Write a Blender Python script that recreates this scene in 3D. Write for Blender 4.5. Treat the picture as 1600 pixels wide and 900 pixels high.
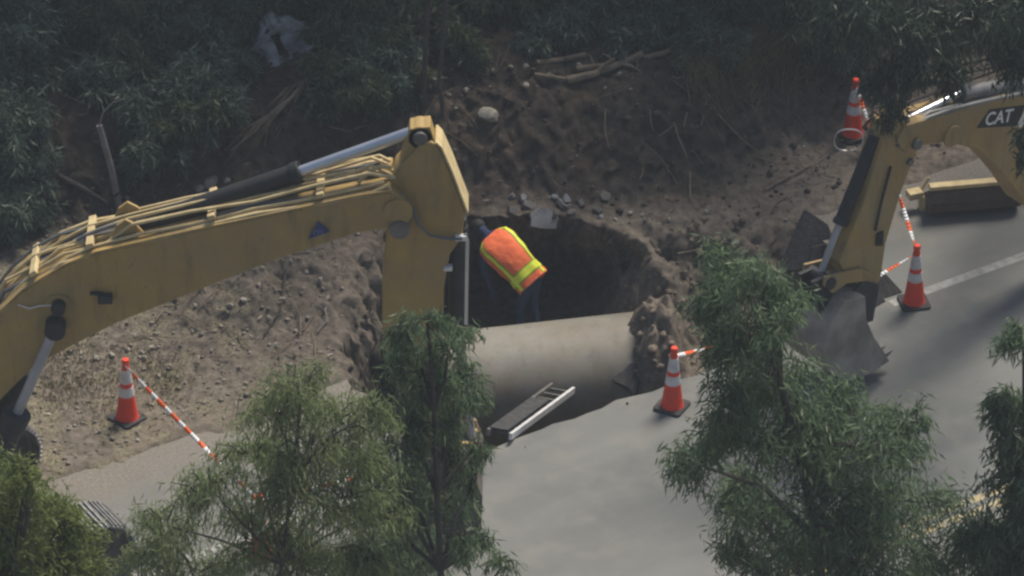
import bpy, bmesh, math, random
import numpy as np
from mathutils import Vector, Matrix

for o in list(bpy.data.objects):
    bpy.data.objects.remove(o, do_unlink=True)
scn = bpy.context.scene
col = scn.collection
R = math.radians
rng = np.random.default_rng(7)
random.seed(7)

# ------------------------------------------------------------------ camera
PITCH, DIST, FPX = R(33.0), 70.0, 118.0 * 70.0
FWD = np.array([0, math.cos(PITCH), -math.sin(PITCH)])
UPV = np.array([0, math.sin(PITCH), math.cos(PITCH)])
RGT = np.array([1.0, 0, 0])
CAM = -DIST * FWD
cd = bpy.data.cameras.new('camera')
cam = bpy.data.objects.new('camera', cd)
col.objects.link(cam)
cam.location = CAM
cam.rotation_euler = (math.pi / 2 - PITCH, 0, 0)
cd.sensor_width = 36
cd.lens = FPX / 1600 * 36
cd.clip_start = 1.0
cd.clip_end = 2000
scn.camera = cam

# ------------------------------------------------------------------ light
SUN_TO = Vector((0.30, 0.46, 0.835)).normalized()       # towards the sun
w = bpy.data.worlds.new('World'); scn.world = w; w.use_nodes = True
nt = w.node_tree; bg = nt.nodes['Background']
sky = nt.nodes.new('ShaderNodeTexSky'); sky.sky_type = 'NISHITA'; sky.sun_disc = False
sky.sun_elevation = math.asin(SUN_TO.z)
sky.sun_rotation = math.atan2(SUN_TO.x, SUN_TO.y)
sky.dust_density = 2.0
nt.links.new(sky.outputs[0], bg.inputs[0]); bg.inputs[1].default_value = 0.072
sl = bpy.data.lights.new('sun', 'SUN'); sl.energy = 3.7; sl.angle = R(20.0); sl.color = (1.0, 0.93, 0.82)
so = bpy.data.objects.new('sun', sl); col.objects.link(so)
so.rotation_euler = (-SUN_TO).to_track_quat('-Z', 'Y').to_euler()
scn.view_settings.view_transform = 'Standard'
scn.view_settings.look = 'None'
scn.view_settings.exposure = 0.48
scn.view_settings.gamma = 1.0
scn.render.engine = 'CYCLES'
scn.cycles.filter_width = 2.5
scn.render.resolution_x, scn.render.resolution_y = 1024, 576

# ------------------------------------------------------------------ pixel -> direction helpers (1600x900 photo pixels)
def ray(u, v):
    d = FWD * FPX + RGT * (u - 800) - UPV * (v - 450)
    return d / np.linalg.norm(d)
def Pz(u, v, z=0.0):
    d = ray(u, v); return CAM + d * ((z - CAM[2]) / d[2])
def Py(u, v, y):
    d = ray(u, v); return CAM + d * ((y - CAM[1]) / d[1])
def Ppl(u, v, p0, n):
    d = ray(u, v); return CAM + d * (np.dot(np.array(p0) - CAM, n) / np.dot(d, n))
def pxm(p):                                   # photo pixels per metre at a point
    return FPX / np.dot(np.array(p) - CAM, FWD)

# ------------------------------------------------------------------ noise
_tab = rng.random((256, 256))
def vnoise(x, y):
    xi = np.floor(x).astype(int); yi = np.floor(y).astype(int)
    fx = x - xi; fy = y - yi
    fx = fx * fx * (3 - 2 * fx); fy = fy * fy * (3 - 2 * fy)
    a = _tab[xi % 256, yi % 256]; b = _tab[(xi + 1) % 256, yi % 256]
    c = _tab[xi % 256, (yi + 1) % 256]; d = _tab[(xi + 1) % 256, (yi + 1) % 256]
    return (a * (1 - fx) + b * fx) * (1 - fy) + (c * (1 - fx) + d * fx) * fy
def fbm(x, y, oct=4, gain=0.5):
    s = 0; a = 1; t = 0
    for k in range(oct):
        s = s + a * (vnoise(x * 2 ** k + 17.3 * k, y * 2 ** k + 9.1 * k) - .5); t += a; a *= gain
    return s / t * 2
def sm(e0, e1, x):
    t = np.clip((x - e0) / (e1 - e0), 0, 1); return t * t * (3 - 2 * t)
def poly_sd(poly, x, y):                      # signed distance, negative inside
    x = np.asarray(x, float); y = np.asarray(y, float)
    d = np.full(x.shape, 1e9); ins = np.zeros(x.shape, bool)
    n = len(poly)
    for i in range(n):
        ax, ay = poly[i]; bx, by = poly[(i + 1) % n]
        ex, ey = bx - ax, by - ay
        t = np.clip(((x - ax) * ex + (y - ay) * ey) / (ex * ex + ey * ey), 0, 1)
        d = np.minimum(d, np.hypot(x - ax - t * ex, y - ay - t * ey))
        c = ((ay > y) != (by > y)) & (x < (bx - ax) * (y - ay) / (by - ay + 1e-12) + ax)
        ins ^= c
    return np.where(ins, -d, d)

# ------------------------------------------------------------------ materials
MATS = {}
def mat(name, c1, c2=None, rough=0.8, scale=6.0, bump=0.0, bscale=40.0, metal=0.0, island=0.0, detail=6.0, lo=.35, hi=.65, spec=0.3, sheen=0):
    if name in MATS: return MATS[name]
    m = bpy.data.materials.new(name); m.use_nodes = True; MATS[name] = m
    t = m.node_tree; b = t.nodes['Principled BSDF']
    b.inputs['Roughness'].default_value = rough; b.inputs['Metallic'].default_value = metal
    b.inputs['Specular IOR Level'].default_value = spec
    c2 = c2 or c1
    tc = t.nodes.new('ShaderNodeTexCoord')
    nz = t.nodes.new('ShaderNodeTexNoise'); nz.inputs['Scale'].default_value = scale; nz.inputs['Detail'].default_value = detail
    t.links.new(tc.outputs['Object'], nz.inputs['Vector'])
    rp = t.nodes.new('ShaderNodeValToRGB'); rp.color_ramp.elements[0].position = lo; rp.color_ramp.elements[1].position = hi
    rp.color_ramp.elements[0].color = (*c1, 1); rp.color_ramp.elements[1].color = (*c2, 1)
    t.links.new(nz.outputs['Fac'], rp.inputs['Fac'])
    out = rp.outputs['Color']
    if island:
        g = t.nodes.new('ShaderNodeNewGeometry'); mr = t.nodes.new('ShaderNodeMapRange')
        mr.inputs['To Min'].default_value = 1 - island; mr.inputs['To Max'].default_value = 1 + island
        t.links.new(g.outputs['Random Per Island'], mr.inputs['Value'])
        hs = t.nodes.new('ShaderNodeHueSaturation'); t.links.new(mr.outputs[0], hs.inputs['Value']); t.links.new(out, hs.inputs['Color'])
        out = hs.outputs['Color']
    t.links.new(out, b.inputs['Base Color'])
    if bump:
        n2 = t.nodes.new('ShaderNodeTexNoise'); n2.inputs['Scale'].default_value = bscale; n2.inputs['Detail'].default_value = 5
        t.links.new(tc.outputs['Object'], n2.inputs['Vector'])
        bp = t.nodes.new('ShaderNodeBump'); bp.inputs['Strength'].default_value = bump; bp.inputs['Distance'].default_value = 0.02
        t.links.new(n2.outputs['Fac'], bp.inputs['Height']); t.links.new(bp.outputs[0], b.inputs['Normal'])
    return m

def leaf_mat(name, c1, c2, trans=0.35, c3=None):
    m = bpy.data.materials.new(name); m.use_nodes = True; MATS[name] = m
    t = m.node_tree; b = t.nodes['Principled BSDF']; out = t.nodes['Material Output']
    g = t.nodes.new('ShaderNodeNewGeometry')
    rp = t.nodes.new('ShaderNodeValToRGB')
    rp.color_ramp.elements[0].color = (*c1, 1); rp.color_ramp.elements[1].color = (*c2, 1)
    if c3:
        e = rp.color_ramp.elements.new(.86); e.color = (*c2, 1)
        rp.color_ramp.elements[2].color = (*c3, 1)
    t.links.new(g.outputs['Random Per Island'], rp.inputs['Fac'])
    t.links.new(rp.outputs[0], b.inputs['Base Color'])
    b.inputs['Roughness'].default_value = 0.42; b.inputs['Specular IOR Level'].default_value = 0.3
    tr = t.nodes.new('ShaderNodeBsdfTranslucent'); t.links.new(rp.outputs[0], tr.inputs['Color'])
    mx = t.nodes.new('ShaderNodeMixShader'); mx.inputs[0].default_value = trans
    t.links.new(b.outputs[0], mx.inputs[1]); t.links.new(tr.outputs[0], mx.inputs[2])
    t.links.new(mx.outputs[0], out.inputs['Surface'])
    return m

def machine_paint(name, c1, c2, dust, grime):
    m = mat(name, c1, c2, .6, 2.5, .12, 30, lo=.3, hi=.7); t = m.node_tree; b = t.nodes['Principled BSDF']
    src = b.inputs['Base Color'].links[0].from_socket; tc = [n for n in t.nodes if n.type == 'TEX_COORD'][0]
    def layer(src, scale, det, p0, p1, amt, colr, sc=(1, 1, 1)):
        mp = t.nodes.new('ShaderNodeMapping'); mp.inputs['Scale'].default_value = sc; t.links.new(tc.outputs['Object'], mp.inputs['Vector'])
        n = t.nodes.new('ShaderNodeTexNoise'); n.inputs['Scale'].default_value = scale; n.inputs['Detail'].default_value = det; n.inputs['Roughness'].default_value = .68
        t.links.new(mp.outputs[0], n.inputs['Vector'])
        mr = t.nodes.new('ShaderNodeMapRange'); mr.inputs['From Min'].default_value = p0; mr.inputs['From Max'].default_value = p1; mr.inputs['To Max'].default_value = amt
        t.links.new(n.outputs['Fac'], mr.inputs['Value'])
        x = t.nodes.new('ShaderNodeMix'); x.data_type = 'RGBA'; t.links.new(mr.outputs[0], x.inputs['Factor']); t.links.new(src, x.inputs['A']); x.inputs['B'].default_value = (*colr, 1)
        return x.outputs['Result']
    src = layer(src, 1.6, 8, .42, .66, .75, dust)
    src = layer(src, 3.0, 6, .52, .75, .55, grime, (2.2, 2.2, .35))
    src = layer(src, 16, 5, .64, .70, .7, grime)
    t.links.new(src, b.inputs['Base Color']); return m
M_YEL = machine_paint('dusty_yellow_paint', (.42, .280, .088), (.35, .235, .082), (.31, .228, .115), (.10, .08, .055))
M_YEL_R = machine_paint('bright_yellow_paint', (.38, .255, .085), (.30, .20, .075), (.28, .22, .13), (.09, .07, .05))
M_CONC = machine_paint('pipe_concrete', (.26, .25, .215), (.20, .19, .16), (.20, .165, .12), (.11, .098, .08))
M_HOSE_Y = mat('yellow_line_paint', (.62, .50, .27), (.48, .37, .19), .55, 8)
M_BLACK = mat('black_steel', (.018, .019, .023), (.035, .034, .034), .55, 6, .1)
M_RUB = mat('black_rubber', (.016, .017, .02), (.025, .025, .026), .6, 8)
M_CHROME = mat('polished_rod', (.62, .64, .68), (.55, .57, .6), .28, 3, metal=.75)
M_DULLROD = mat('dull_rod', (.40, .40, .41), (.33, .33, .34), .5, 3, metal=.2)
M_STEEL = mat('bare_steel', (.11, .105, .10), (.19, .18, .165), .55, 5, .2, 25, metal=.3)
M_RUST = mat('worn_bucket_steel', (.055, .047, .042), (.12, .10, .085), .7, 4, .3, 20)
M_DUSTY = mat('dusty_bucket_steel', (.18, .16, .135), (.32, .29, .245), .8, 3, .5, 16)
M_RUSTB = mat('rusty_brown_steel', (.085, .055, .042), (.13, .09, .07), .8, 4, .3, 20)
M_SHOE = mat('worn_track_steel', (.20, .20, .20), (.34, .34, .33), .5, 9, .2, metal=.4)
M_GREY = mat('grey_hose', (.11, .115, .12), (.16, .16, .16), .45, 7)
M_CHUNK = mat('broken_concrete', (.20, .21, .225), (.11, .115, .12), .9, 4, .5, 30)
M_CHUNKD = mat('soiled_concrete', (.13, .125, .12), (.08, .075, .07), .95, 4, .5, 30)
M_ORANGE = mat('cone_orange', (.80, .055, .02), (.56, .065, .035), .55, 7, lo=.4, hi=.75)
M_REFL = mat('cone_white_band', (.66, .64, .62), (.42, .40, .38), .45, 9, lo=.45, hi=.75)
M_CBASE = mat('cone_base_rubber', (.03, .03, .033), (.055, .052, .05), .8, 8)
M_TAPEW = mat('tape_white', (.8, .8, .8), (.74, .74, .74), .5)
M_TAPEO = mat('tape_orange', (.80, .13, .03), (.74, .12, .03), .5)
M_BLUE = mat('blue_decal', (.03, .04, .14), (.035, .045, .16), .5)
M_LBLUE = mat('pale_blue_print', (.12, .14, .28), None, .5)
M_WHITE = mat('white_print', (.78, .78, .78), None, .5)
M_ALU = mat('bright_aluminium', (.75, .75, .75), (.62, .62, .62), .4, 6, metal=.3)
M_GLASS = mat('dark_window', (.02, .025, .03), None, .1)
M_BARK = mat('eucalyptus_bark', (.085, .075, .065), (.045, .04, .036), .9, 5, .4, 25)
M_BARKD = mat('dark_bark', (.07, .06, .052), (.04, .035, .03), .9, 5, .4, 25)
M_DEAD = mat('dead_wood', (.22, .175, .125), (.13, .10, .072), .9, 6, .3, 25)
M_POST = mat('weathered_post', (.22, .20, .185), (.15, .135, .125), .9, 6, .3, 25)
M_STONE = mat('pale_stone', (.36, .33, .27), (.24, .215, .18), .9, 5, .4, 14)
M_ROCKD = mat('brown_clod', (.15, .118, .088), (.24, .195, .15), .95, 7, .5, 20)
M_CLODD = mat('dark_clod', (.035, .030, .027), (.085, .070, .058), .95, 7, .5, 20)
M_WSHEET = mat('dirty_white_plastic', (.34, .34, .35), (.16, .16, .17), .7, 4, .3)
M_SLABE = mat('broken_asphalt', (.035, .035, .038), (.07, .068, .066), .95, 12, .6, 40)
M_ORV = mat('vest_orange', (.95, .20, .07), (.80, .15, .055), .75, 7, .9, 9)
M_YLV = mat('vest_lime_band', (.75, .82, .06), (.66, .72, .06), .5, 12)
M_LIMED = mat('vest_green_trim', (.22, .34, .03), None, .6)
M_JEAN = mat('blue_denim', (.018, .028, .070), (.026, .040, .090), .9, 12, .2, 80)
M_SKIN = mat('skin', (.35, .20, .14), (.32, .18, .12), .6)
M_HAIR = mat('dark_hair', (.02, .017, .015), None, .7)
M_BOOT = mat('dark_boot', (.03, .025, .02), None, .7)
M_LEAF_G = leaf_mat('leaf_grey_green', (0.090, 0.134, 0.072), (0.151, 0.213, 0.118), .55, (0.246, 0.302, 0.190))
M_LEAF_D = leaf_mat('leaf_deep_green', (0.078, 0.123, 0.067), (0.140, 0.196, 0.110), .55, (0.224, 0.280, 0.179))
M_LEAF_Y = leaf_mat('leaf_olive_green', (0.11, 0.15, 0.04), (0.2, 0.245, 0.08), 0.55, (0.28, 0.31, 0.13))
M_LEAF_W = leaf_mat('leaf_willow_green', (0.140, 0.185, 0.074), (0.246, 0.302, 0.140), .55, (0.336, 0.370, 0.213))
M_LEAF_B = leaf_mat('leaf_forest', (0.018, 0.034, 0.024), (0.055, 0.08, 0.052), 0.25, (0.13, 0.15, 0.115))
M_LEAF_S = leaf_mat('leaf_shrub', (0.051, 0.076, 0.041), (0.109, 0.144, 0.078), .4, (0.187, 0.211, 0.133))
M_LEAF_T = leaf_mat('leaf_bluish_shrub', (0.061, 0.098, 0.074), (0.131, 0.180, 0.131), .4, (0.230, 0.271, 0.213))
M_GRASS = leaf_mat('dry_grass', (.11, .105, .055), (.24, .205, .12), .3)
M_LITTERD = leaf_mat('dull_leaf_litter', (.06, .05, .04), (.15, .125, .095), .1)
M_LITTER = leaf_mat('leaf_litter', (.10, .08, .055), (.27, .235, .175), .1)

# ------------------------------------------------------------------ mesh builder
class MB:
    def __init__(s): s.v = []; s.f = []; s.mi = []; s.cur = 0
    def add(s, vs, fs):
        o = len(s.v); s.v += [tuple(map(float, p)) for p in vs]
        s.f += [tuple(i + o for i in f) for f in fs]; s.mi += [s.cur] * len(fs); return s
    def box(s, c, size, rot=None):
        c = np.array(c, float); h = np.array(size, float) / 2
        vs = []
        for x in (-1, 1):
            for y in (-1, 1):
                for z in (-1, 1):
                    p = np.array([x, y, z]) * h
                    if rot is not None: p = np.array(rot) @ p
                    vs.append(c + p)
        return s.add(vs, [(0, 1, 3, 2), (4, 6, 7, 5), (0, 4, 5, 1), (2, 3, 7, 6), (0, 2, 6, 4), (1, 5, 7, 3)])
    def tube(s, path, rad, n=10, cap=True):
        path = [np.array(p, float) for p in path]; m = len(path)
        if np.isscalar(rad): rad = [rad] * m
        vs = []; prev = None
        for i, p in enumerate(path):
            t = path[min(i + 1, m - 1)] - path[max(i - 1, 0)]; t = t / (np.linalg.norm(t) + 1e-9)
            a = prev if prev is not None else (np.array([0, 0, 1.]) if abs(t[2]) < .9 else np.array([1., 0, 0]))
            e1 = a - t * np.dot(a, t); e1 /= np.linalg.norm(e1) + 1e-9; prev = e1
            e2 = np.cross(t, e1)
            for k in range(n):
                an = 2 * math.pi * k / n
                vs.append(p + (e1 * math.cos(an) + e2 * math.sin(an)) * rad[i])
        fs = []
        for i in range(m - 1):
            for k in range(n):
                k2 = (k + 1) % n
                fs.append((i * n + k, i * n + k2, (i + 1) * n + k2, (i + 1) * n + k))
        if cap:
            fs.append(tuple(range(n - 1, -1, -1))); fs.append(tuple(range((m - 1) * n, m * n)))
        return s.add(vs, fs)
    def prism(s, pts, d):                      # planar polygon (3D points) extruded by vector d
        pts = [np.array(p, float) for p in pts]; d = np.array(d, float); n = len(pts)
        vs = pts + [p + d for p in pts]
        fs = [tuple(range(n)), tuple(range(2 * n - 1, n - 1, -1))]
        for i in range(n):
            j = (i + 1) % n; fs.append((i, i + n, j + n, j))
        return s.add(vs, fs)
    def lathe(s, prof, n=24, c=(0, 0, 0)):
        path = [(c[0], c[1], c[2] + z) for r, z in prof]; vs = []; fs = []
        for r, z in prof:
            for k in range(n):
                a = 2 * math.pi * k / n; vs.append((c[0] + r * math.cos(a), c[1] + r * math.sin(a), c[2] + z))
        for i in range(len(prof) - 1):
            for k in range(n):
                k2 = (k + 1) % n; fs.append((i * n + k, i * n + k2, (i + 1) * n + k2, (i + 1) * n + k))
        return s.add(vs, fs)
    def build(s, name, m, parent=None, smooth=True, bevel=0, origin=None, ang=35):
        me = bpy.data.meshes.new(name)
        off = np.zeros(3)
        if origin is not None: off = np.array(origin, float)
        elif parent is not None: off = np.array(parent.get('_wo', (0, 0, 0)), float)
        me.from_pydata([tuple(np.array(p) - off) for p in s.v], [], s.f)
        bm = bmesh.new(); bm.from_mesh(me); bmesh.ops.recalc_face_normals(bm, faces=bm.faces); bm.to_mesh(me); bm.free()
        for mm in (m if isinstance(m, (list, tuple)) else [m]): me.materials.append(mm)
        if isinstance(m, (list, tuple)): me.polygons.foreach_set('material_index', s.mi)
        if smooth:
            me.polygons.foreach_set('use_smooth', [True] * len(me.polygons)); me.set_sharp_from_angle(angle=R(ang))
        me.update()
        o = bpy.data.objects.new(name, me); col.objects.link(o)
        if parent is not None: o.parent = parent
        elif origin is not None: o.location = off
        if bevel:
            b = o.modifiers.new('bevel', 'BEVEL'); b.width = bevel; b.segments = 2; b.limit_method = 'ANGLE'; b.angle_limit = R(40)
        return o

def tag(o, label=None, cat=None, group=None, kind=None):
    if label: o['label'] = label
    if cat: o['category'] = cat
    if group: o['group'] = group
    if kind: o['kind'] = kind
    return o
def empty(name, loc, label=None, cat=None, group=None):
    o = bpy.data.objects.new(name, None); col.objects.link(o); o.location = tuple(map(float, loc)); o.empty_display_size = .2
    o['_wo'] = [float(c) for c in loc]
    return tag(o, label, cat, group)
def np_mesh(name, verts, quads, m, parent=None, off=(0, 0, 0), smooth=False):
    me = bpy.data.meshes.new(name)
    v = (np.asarray(verts, np.float32) - np.asarray(off, np.float32)); q = np.asarray(quads, np.int32)
    k = q.shape[1]
    me.vertices.add(len(v)); me.vertices.foreach_set('co', v.ravel())
    me.loops.add(q.size); me.loops.foreach_set('vertex_index', q.ravel())
    me.polygons.add(len(q)); me.polygons.foreach_set('loop_start', np.arange(0, q.size, k, dtype=np.int32))
    if smooth: me.polygons.foreach_set('use_smooth', [True] * len(q))
    me.update(calc_edges=True); me.validate()
    me.materials.append(m)
    o = bpy.data.objects.new(name, me); col.objects.link(o)
    if parent is not None: o.parent = parent
    return o

# ------------------------------------------------------------------ the place: road frame and terrain
RA = R(32.5); RU = np.array([math.cos(RA), math.sin(RA)]); RV = np.array([-math.sin(RA), math.cos(RA)]); RP = np.array([2.1, -2.25])
def st(x, y): return (x - RP[0]) * RU[0] + (y - RP[1]) * RU[1], (x - RP[0]) * RV[0] + (y - RP[1]) * RV[1]
def xy(s, t): return RP + RU * s + RV * t
T_FAR, T_NEAR = 2.35, -8.6
PIT = [(-2.0, .8), (-2.2, -1.8), (-1.6, -3.2), (-.55, -3.92), (2.0, -2.33), (2.25, -1.2), (2.15, .1), (1.75, 1.0), (1.1, 1.5), (.2, 1.68), (-1.2, 1.3)]
SHAL = [(1.9, -2.35), (4.9, -.38), (3.9, 1.5), (2.6, 1.7), (1.6, 1.5), (1.9, -.5)]
_tx = [-60, -9, -5, -2, 0, 2.5, 4, 6, 8.5, 14, 60]; _ty = [-3.2, .6, 1.2, 1.35, 1.7, 2.05, 3.4, 5.4, 7.2, 11, 40]
def H(x, y, undercut=False):
    x = np.asarray(x, float); y = np.asarray(y, float)
    s, t = st(x, y)
    n1 = fbm(x * .9, y * .9, 4); n2 = fbm(x * 4.5 + 3, y * 4.5, 4, .6)
    # under the road / shoulder
    far = np.clip(t - T_FAR, 0, None)
    z = np.where(t > T_FAR, 0.02 + .06 * np.minimum(far, 4) + (.07 * n1 + .05 * n2) * sm(0, 1.0, far), -0.15)
    sp_ = t - T_FAR + .28 * n1 + .10 * n2
    z = np.where(t > T_FAR - .8, np.maximum(z, -.15) * sm(0, .3, t - T_FAR) + (-.15 + .185 * sm(-.30, .10, sp_)) * (1 - sm(0, .3, t - T_FAR)), z)
    near = np.clip(T_NEAR - t, 0, None)
    z = z - (np.minimum(near * .42, 4.2)) + .2 * n1 * sm(0, 2, near)
    # bank and forest floor behind
    yt = np.interp(x, _tx, _ty) + .25 * n1
    b = y - yt
    bank = 1.0 * sm(-.1, 1.2, b) + .20 * np.clip(b - .8, 0, 30)
    bm_ = sm(-.3, .4, b)
    z = z + bank + bm_ * (.26 * n1 + .10 * n2)
    # left dirt swell
    z = z + .45 * np.exp(-(((x + 3.4) / 1.5) ** 2 + ((y + .2) / 1.0) ** 2)) * (1 + .3 * n2)
    # pit
    wob = .34 * n1 + .14 * n2 + .16 * fbm(x * 2.3 + 5, y * 2.3, 3)
    wob = wob * (.15 + .85 * sm(.3, 1.4, t))
    dA = poly_sd(PIT, x, y) + wob
    dB = poly_sd(SHAL, x, y) + wob
    wA = .24 + .75 * sm(-.9, -2.0, x) * sm(-3.2, -2.0, y); fA = np.clip((.04 - dA) / wA, 0, 1); fA = fA * fA * (3 - 2 * fA); fB = sm(.04, -.24, dB)
    floorA = -2.2 + .85 * sm(.1, .6, y - .19 * x + .0) + .10 * n2
    floorB = -.75 + .22 * n1 + .10 * n2
    floorB = np.where(dB < 0, floorB, floorB)
    slump = 2.05 * np.exp(-(((x - 2.1) / .66) ** 2 + ((y + .5) / 1.0) ** 2)) + .95 * np.exp(-(((x - 1.85) / .65) ** 2 + ((y - .55) / .8) ** 2)) + .55 * np.exp(-(((x - 1.5) / .3) ** 2 + ((y + .2) / .6) ** 2))
    zp = np.minimum(floorA + slump * (1 + .07 * n2 + .18 * n1), .0)
    fB = sm(.04, -.24, dB - 0) * 0 + np.clip((.04 - dB) / (.28 + 1.0 * sm(.9, 2.3, t)), 0, 1); fB = fB * fB * (3 - 2 * fB)
    z1 = z * (1 - fB) + floorB * fB
    z2 = z1 * (1 - fA) + zp * fA
    if not undercut: return z2
    frac = fA * sm(.5, 1.3, y)
    dy = (.75 + .12 * n1) * frac * sm(-1.8, 1.0, x + 1.0) * sm(2.6, 1.6, x)
    return z2, dy
def Hs(x, y): return float(H(np.array([x]), np.array([y]))[0])
def G(u, v):                                   # where a photo pixel's ray meets the terrain or road
    d = ray(u, v); k0 = (7.0 - CAM[2]) / d[2]; k1 = (-3.0 - CAM[2]) / d[2]
    ks = np.linspace(k0, k1, 900); pts = CAM + d * ks[:, None]
    h = H(pts[:, 0], pts[:, 1])
    _, t = st(pts[:, 0], pts[:, 1])
    dd = np.minimum(poly_sd(PIT, pts[:, 0], pts[:, 1]), poly_sd(SHAL, pts[:, 0], pts[:, 1]))
    h = np.where((t < T_FAR) & (t > T_NEAR) & (dd > 0), 0.0, h)
    i = np.argmax(pts[:, 2] < h)
    return np.array([pts[i, 0], pts[i, 1], h[i]])

def axis_coords(lo, hi, step, far):
    a = list(np.arange(lo, hi + 1e-6, step)); st_ = step; p = hi
    right = []
    while p < far: st_ *= 1.16; p += st_; right.append(p)
    st_ = step; p = lo; left = []
    while p > -far: st_ *= 1.16; p -= st_; left.append(p)
    return np.array(left[::-1] + a + right)
gx = axis_coords(-8.0, 8.2, .032, 250); gy = axis_coords(-4.4, 7.2, .032, 250)
X, Y = np.meshgrid(gx, gy, indexing='ij')
Z, DY = H(X, Y, True)
det = fbm(X * 14, Y * 14, 3, .6) * .022
_, TT = st(X, Y)
Z = Z + det * sm(T_FAR - .1, T_FAR + .2, TT) + det * .8 * (DY > .05)
Yw = Y + DY
gzx = np.abs(np.gradient(Z, axis=0) / np.gradient(X, axis=0)); gzy = np.abs(np.gradient(Z, axis=1) / np.gradient(Y, axis=1))
steep = sm(.6, 2.0, np.hypot(gzx, gzy)) * (1 - .65 * sm(.9, 1.6, X) * sm(.9, .3, Y))
Xw = X + steep * (.13 * fbm(Z * 3.5 + 7, Y * 3.5, 3) + .06 * fbm(Z * 13, Y * 11, 3, .6)); Yw = Yw + steep * (.13 * fbm(Z * 3.5 + 2, X * 3.5 + 31, 3) + .07 * fbm(Z * 13 + 5, X * 11, 3, .6))
nx, ny = len(gx), len(gy)
verts = np.stack([Xw, Yw, Z], -1).reshape(-1, 3)
ii, jj = np.meshgrid(np.arange(nx - 1), np.arange(ny - 1), indexing='ij')
q = np.stack([ii * ny + jj, (ii + 1) * ny + jj, (ii + 1) * ny + jj + 1, ii * ny + jj + 1], -1).reshape(-1, 4)
def ground_mat():
    m = bpy.data.materials.new('soil'); m.use_nodes = True; t = m.node_tree; b = t.nodes['Principled BSDF']
    b.inputs['Roughness'].default_value = .95; b.inputs['Specular IOR Level'].default_value = .15
    tc = t.nodes.new('ShaderNodeTexCoord')
    def noise(sc, det=6, rough=.6):
        n = t.nodes.new('ShaderNodeTexNoise'); n.inputs['Scale'].default_value = sc; n.inputs['Detail'].default_value = det; n.inputs['Roughness'].default_value = rough
        t.links.new(tc.outputs['Object'], n.inputs['Vector']); return n
    def ramp(src, p0, c0, p1, c1):
        r = t.nodes.new('ShaderNodeValToRGB'); r.color_ramp.elements[0].position = p0; r.color_ramp.elements[1].position = p1
        r.color_ramp.elements[0].color = (*c0, 1); r.color_ramp.elements[1].color = (*c1, 1); t.links.new(src, r.inputs['Fac']); return r
    def mix(f, a, b_):
        x = t.nodes.new('ShaderNodeMix'); x.data_type = 'RGBA'; t.links.new(f, x.inputs['Factor']); t.links.new(a, x.inputs['A']); t.links.new(b_, x.inputs['B']); return x.outputs['Result']
    n1 = noise(1.7); n2 = noise(9); n3 = noise(38, 3)
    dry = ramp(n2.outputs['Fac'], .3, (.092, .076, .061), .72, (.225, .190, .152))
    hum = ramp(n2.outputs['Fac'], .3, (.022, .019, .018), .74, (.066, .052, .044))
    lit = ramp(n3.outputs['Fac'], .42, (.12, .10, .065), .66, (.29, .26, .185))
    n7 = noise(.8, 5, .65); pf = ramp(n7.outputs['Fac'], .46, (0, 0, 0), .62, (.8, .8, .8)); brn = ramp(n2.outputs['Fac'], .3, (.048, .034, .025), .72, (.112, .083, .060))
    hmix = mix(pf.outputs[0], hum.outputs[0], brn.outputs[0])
    at = t.nodes.new('ShaderNodeAttribute'); at.attribute_name = 'soil'
    sp = t.nodes.new('ShaderNodeSeparateColor'); t.links.new(at.outputs['Color'], sp.inputs[0])
    def jit(chan, amt):
        a = t.nodes.new('ShaderNodeMath'); a.operation = 'MULTIPLY_ADD'; t.links.new(n1.outputs['Fac'], a.inputs[0]); a.inputs[1].default_value = amt; a.inputs[2].default_value = -amt / 2
        c = t.nodes.new('ShaderNodeMath'); c.operation = 'ADD'; c.use_clamp = True; t.links.new(a.outputs[0], c.inputs[0]); t.links.new(chan, c.inputs[1])
        return c.outputs[0]
    c = mix(jit(sp.outputs[0], 1.3), dry.outputs[0], hmix)
    g2 = t.nodes.new('ShaderNodeMath'); g2.operation = 'MULTIPLY'; rn = ramp(n1.outputs['Fac'], .42, (0, 0, 0), .6, (1, 1, 1))
    t.links.new(sp.outputs[1], g2.inputs[0]); t.links.new(rn.outputs[0], g2.inputs[1])
    c = mix(g2.outputs[0], c, lit.outputs[0])
    t.links.new(c, b.inputs['Base Color'])
    bp = t.nodes.new('ShaderNodeBump'); bp.inputs['Strength'].default_value = .7; bp.inputs['Distance'].default_value = .03
    n4 = noise(24, 6, .7); t.links.new(n4.outputs['Fac'], bp.inputs['Height']); t.links.new(bp.outputs[0], b.inputs['Normal'])
    return m
M_SOIL = ground_mat()
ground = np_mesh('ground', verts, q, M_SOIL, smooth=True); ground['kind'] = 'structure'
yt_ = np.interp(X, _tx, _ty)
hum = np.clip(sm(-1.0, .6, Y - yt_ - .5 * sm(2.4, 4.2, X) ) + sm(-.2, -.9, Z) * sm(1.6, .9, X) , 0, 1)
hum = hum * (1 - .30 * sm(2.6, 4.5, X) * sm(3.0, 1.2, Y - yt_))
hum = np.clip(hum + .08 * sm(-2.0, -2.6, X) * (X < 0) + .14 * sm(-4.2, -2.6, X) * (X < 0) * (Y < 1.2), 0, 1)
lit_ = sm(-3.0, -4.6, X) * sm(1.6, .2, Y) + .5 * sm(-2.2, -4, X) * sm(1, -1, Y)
lit_ = np.clip(lit_ + .6 * sm(1.0, 1.7, Y - yt_) * sm(2, 3, X), 0, 1)
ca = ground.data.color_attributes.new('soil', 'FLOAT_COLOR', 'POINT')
ca.data.foreach_set('color', np.stack([hum, lit_, hum * 0, hum * 0 + 1], -1).astype(np.float32).ravel())

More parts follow.
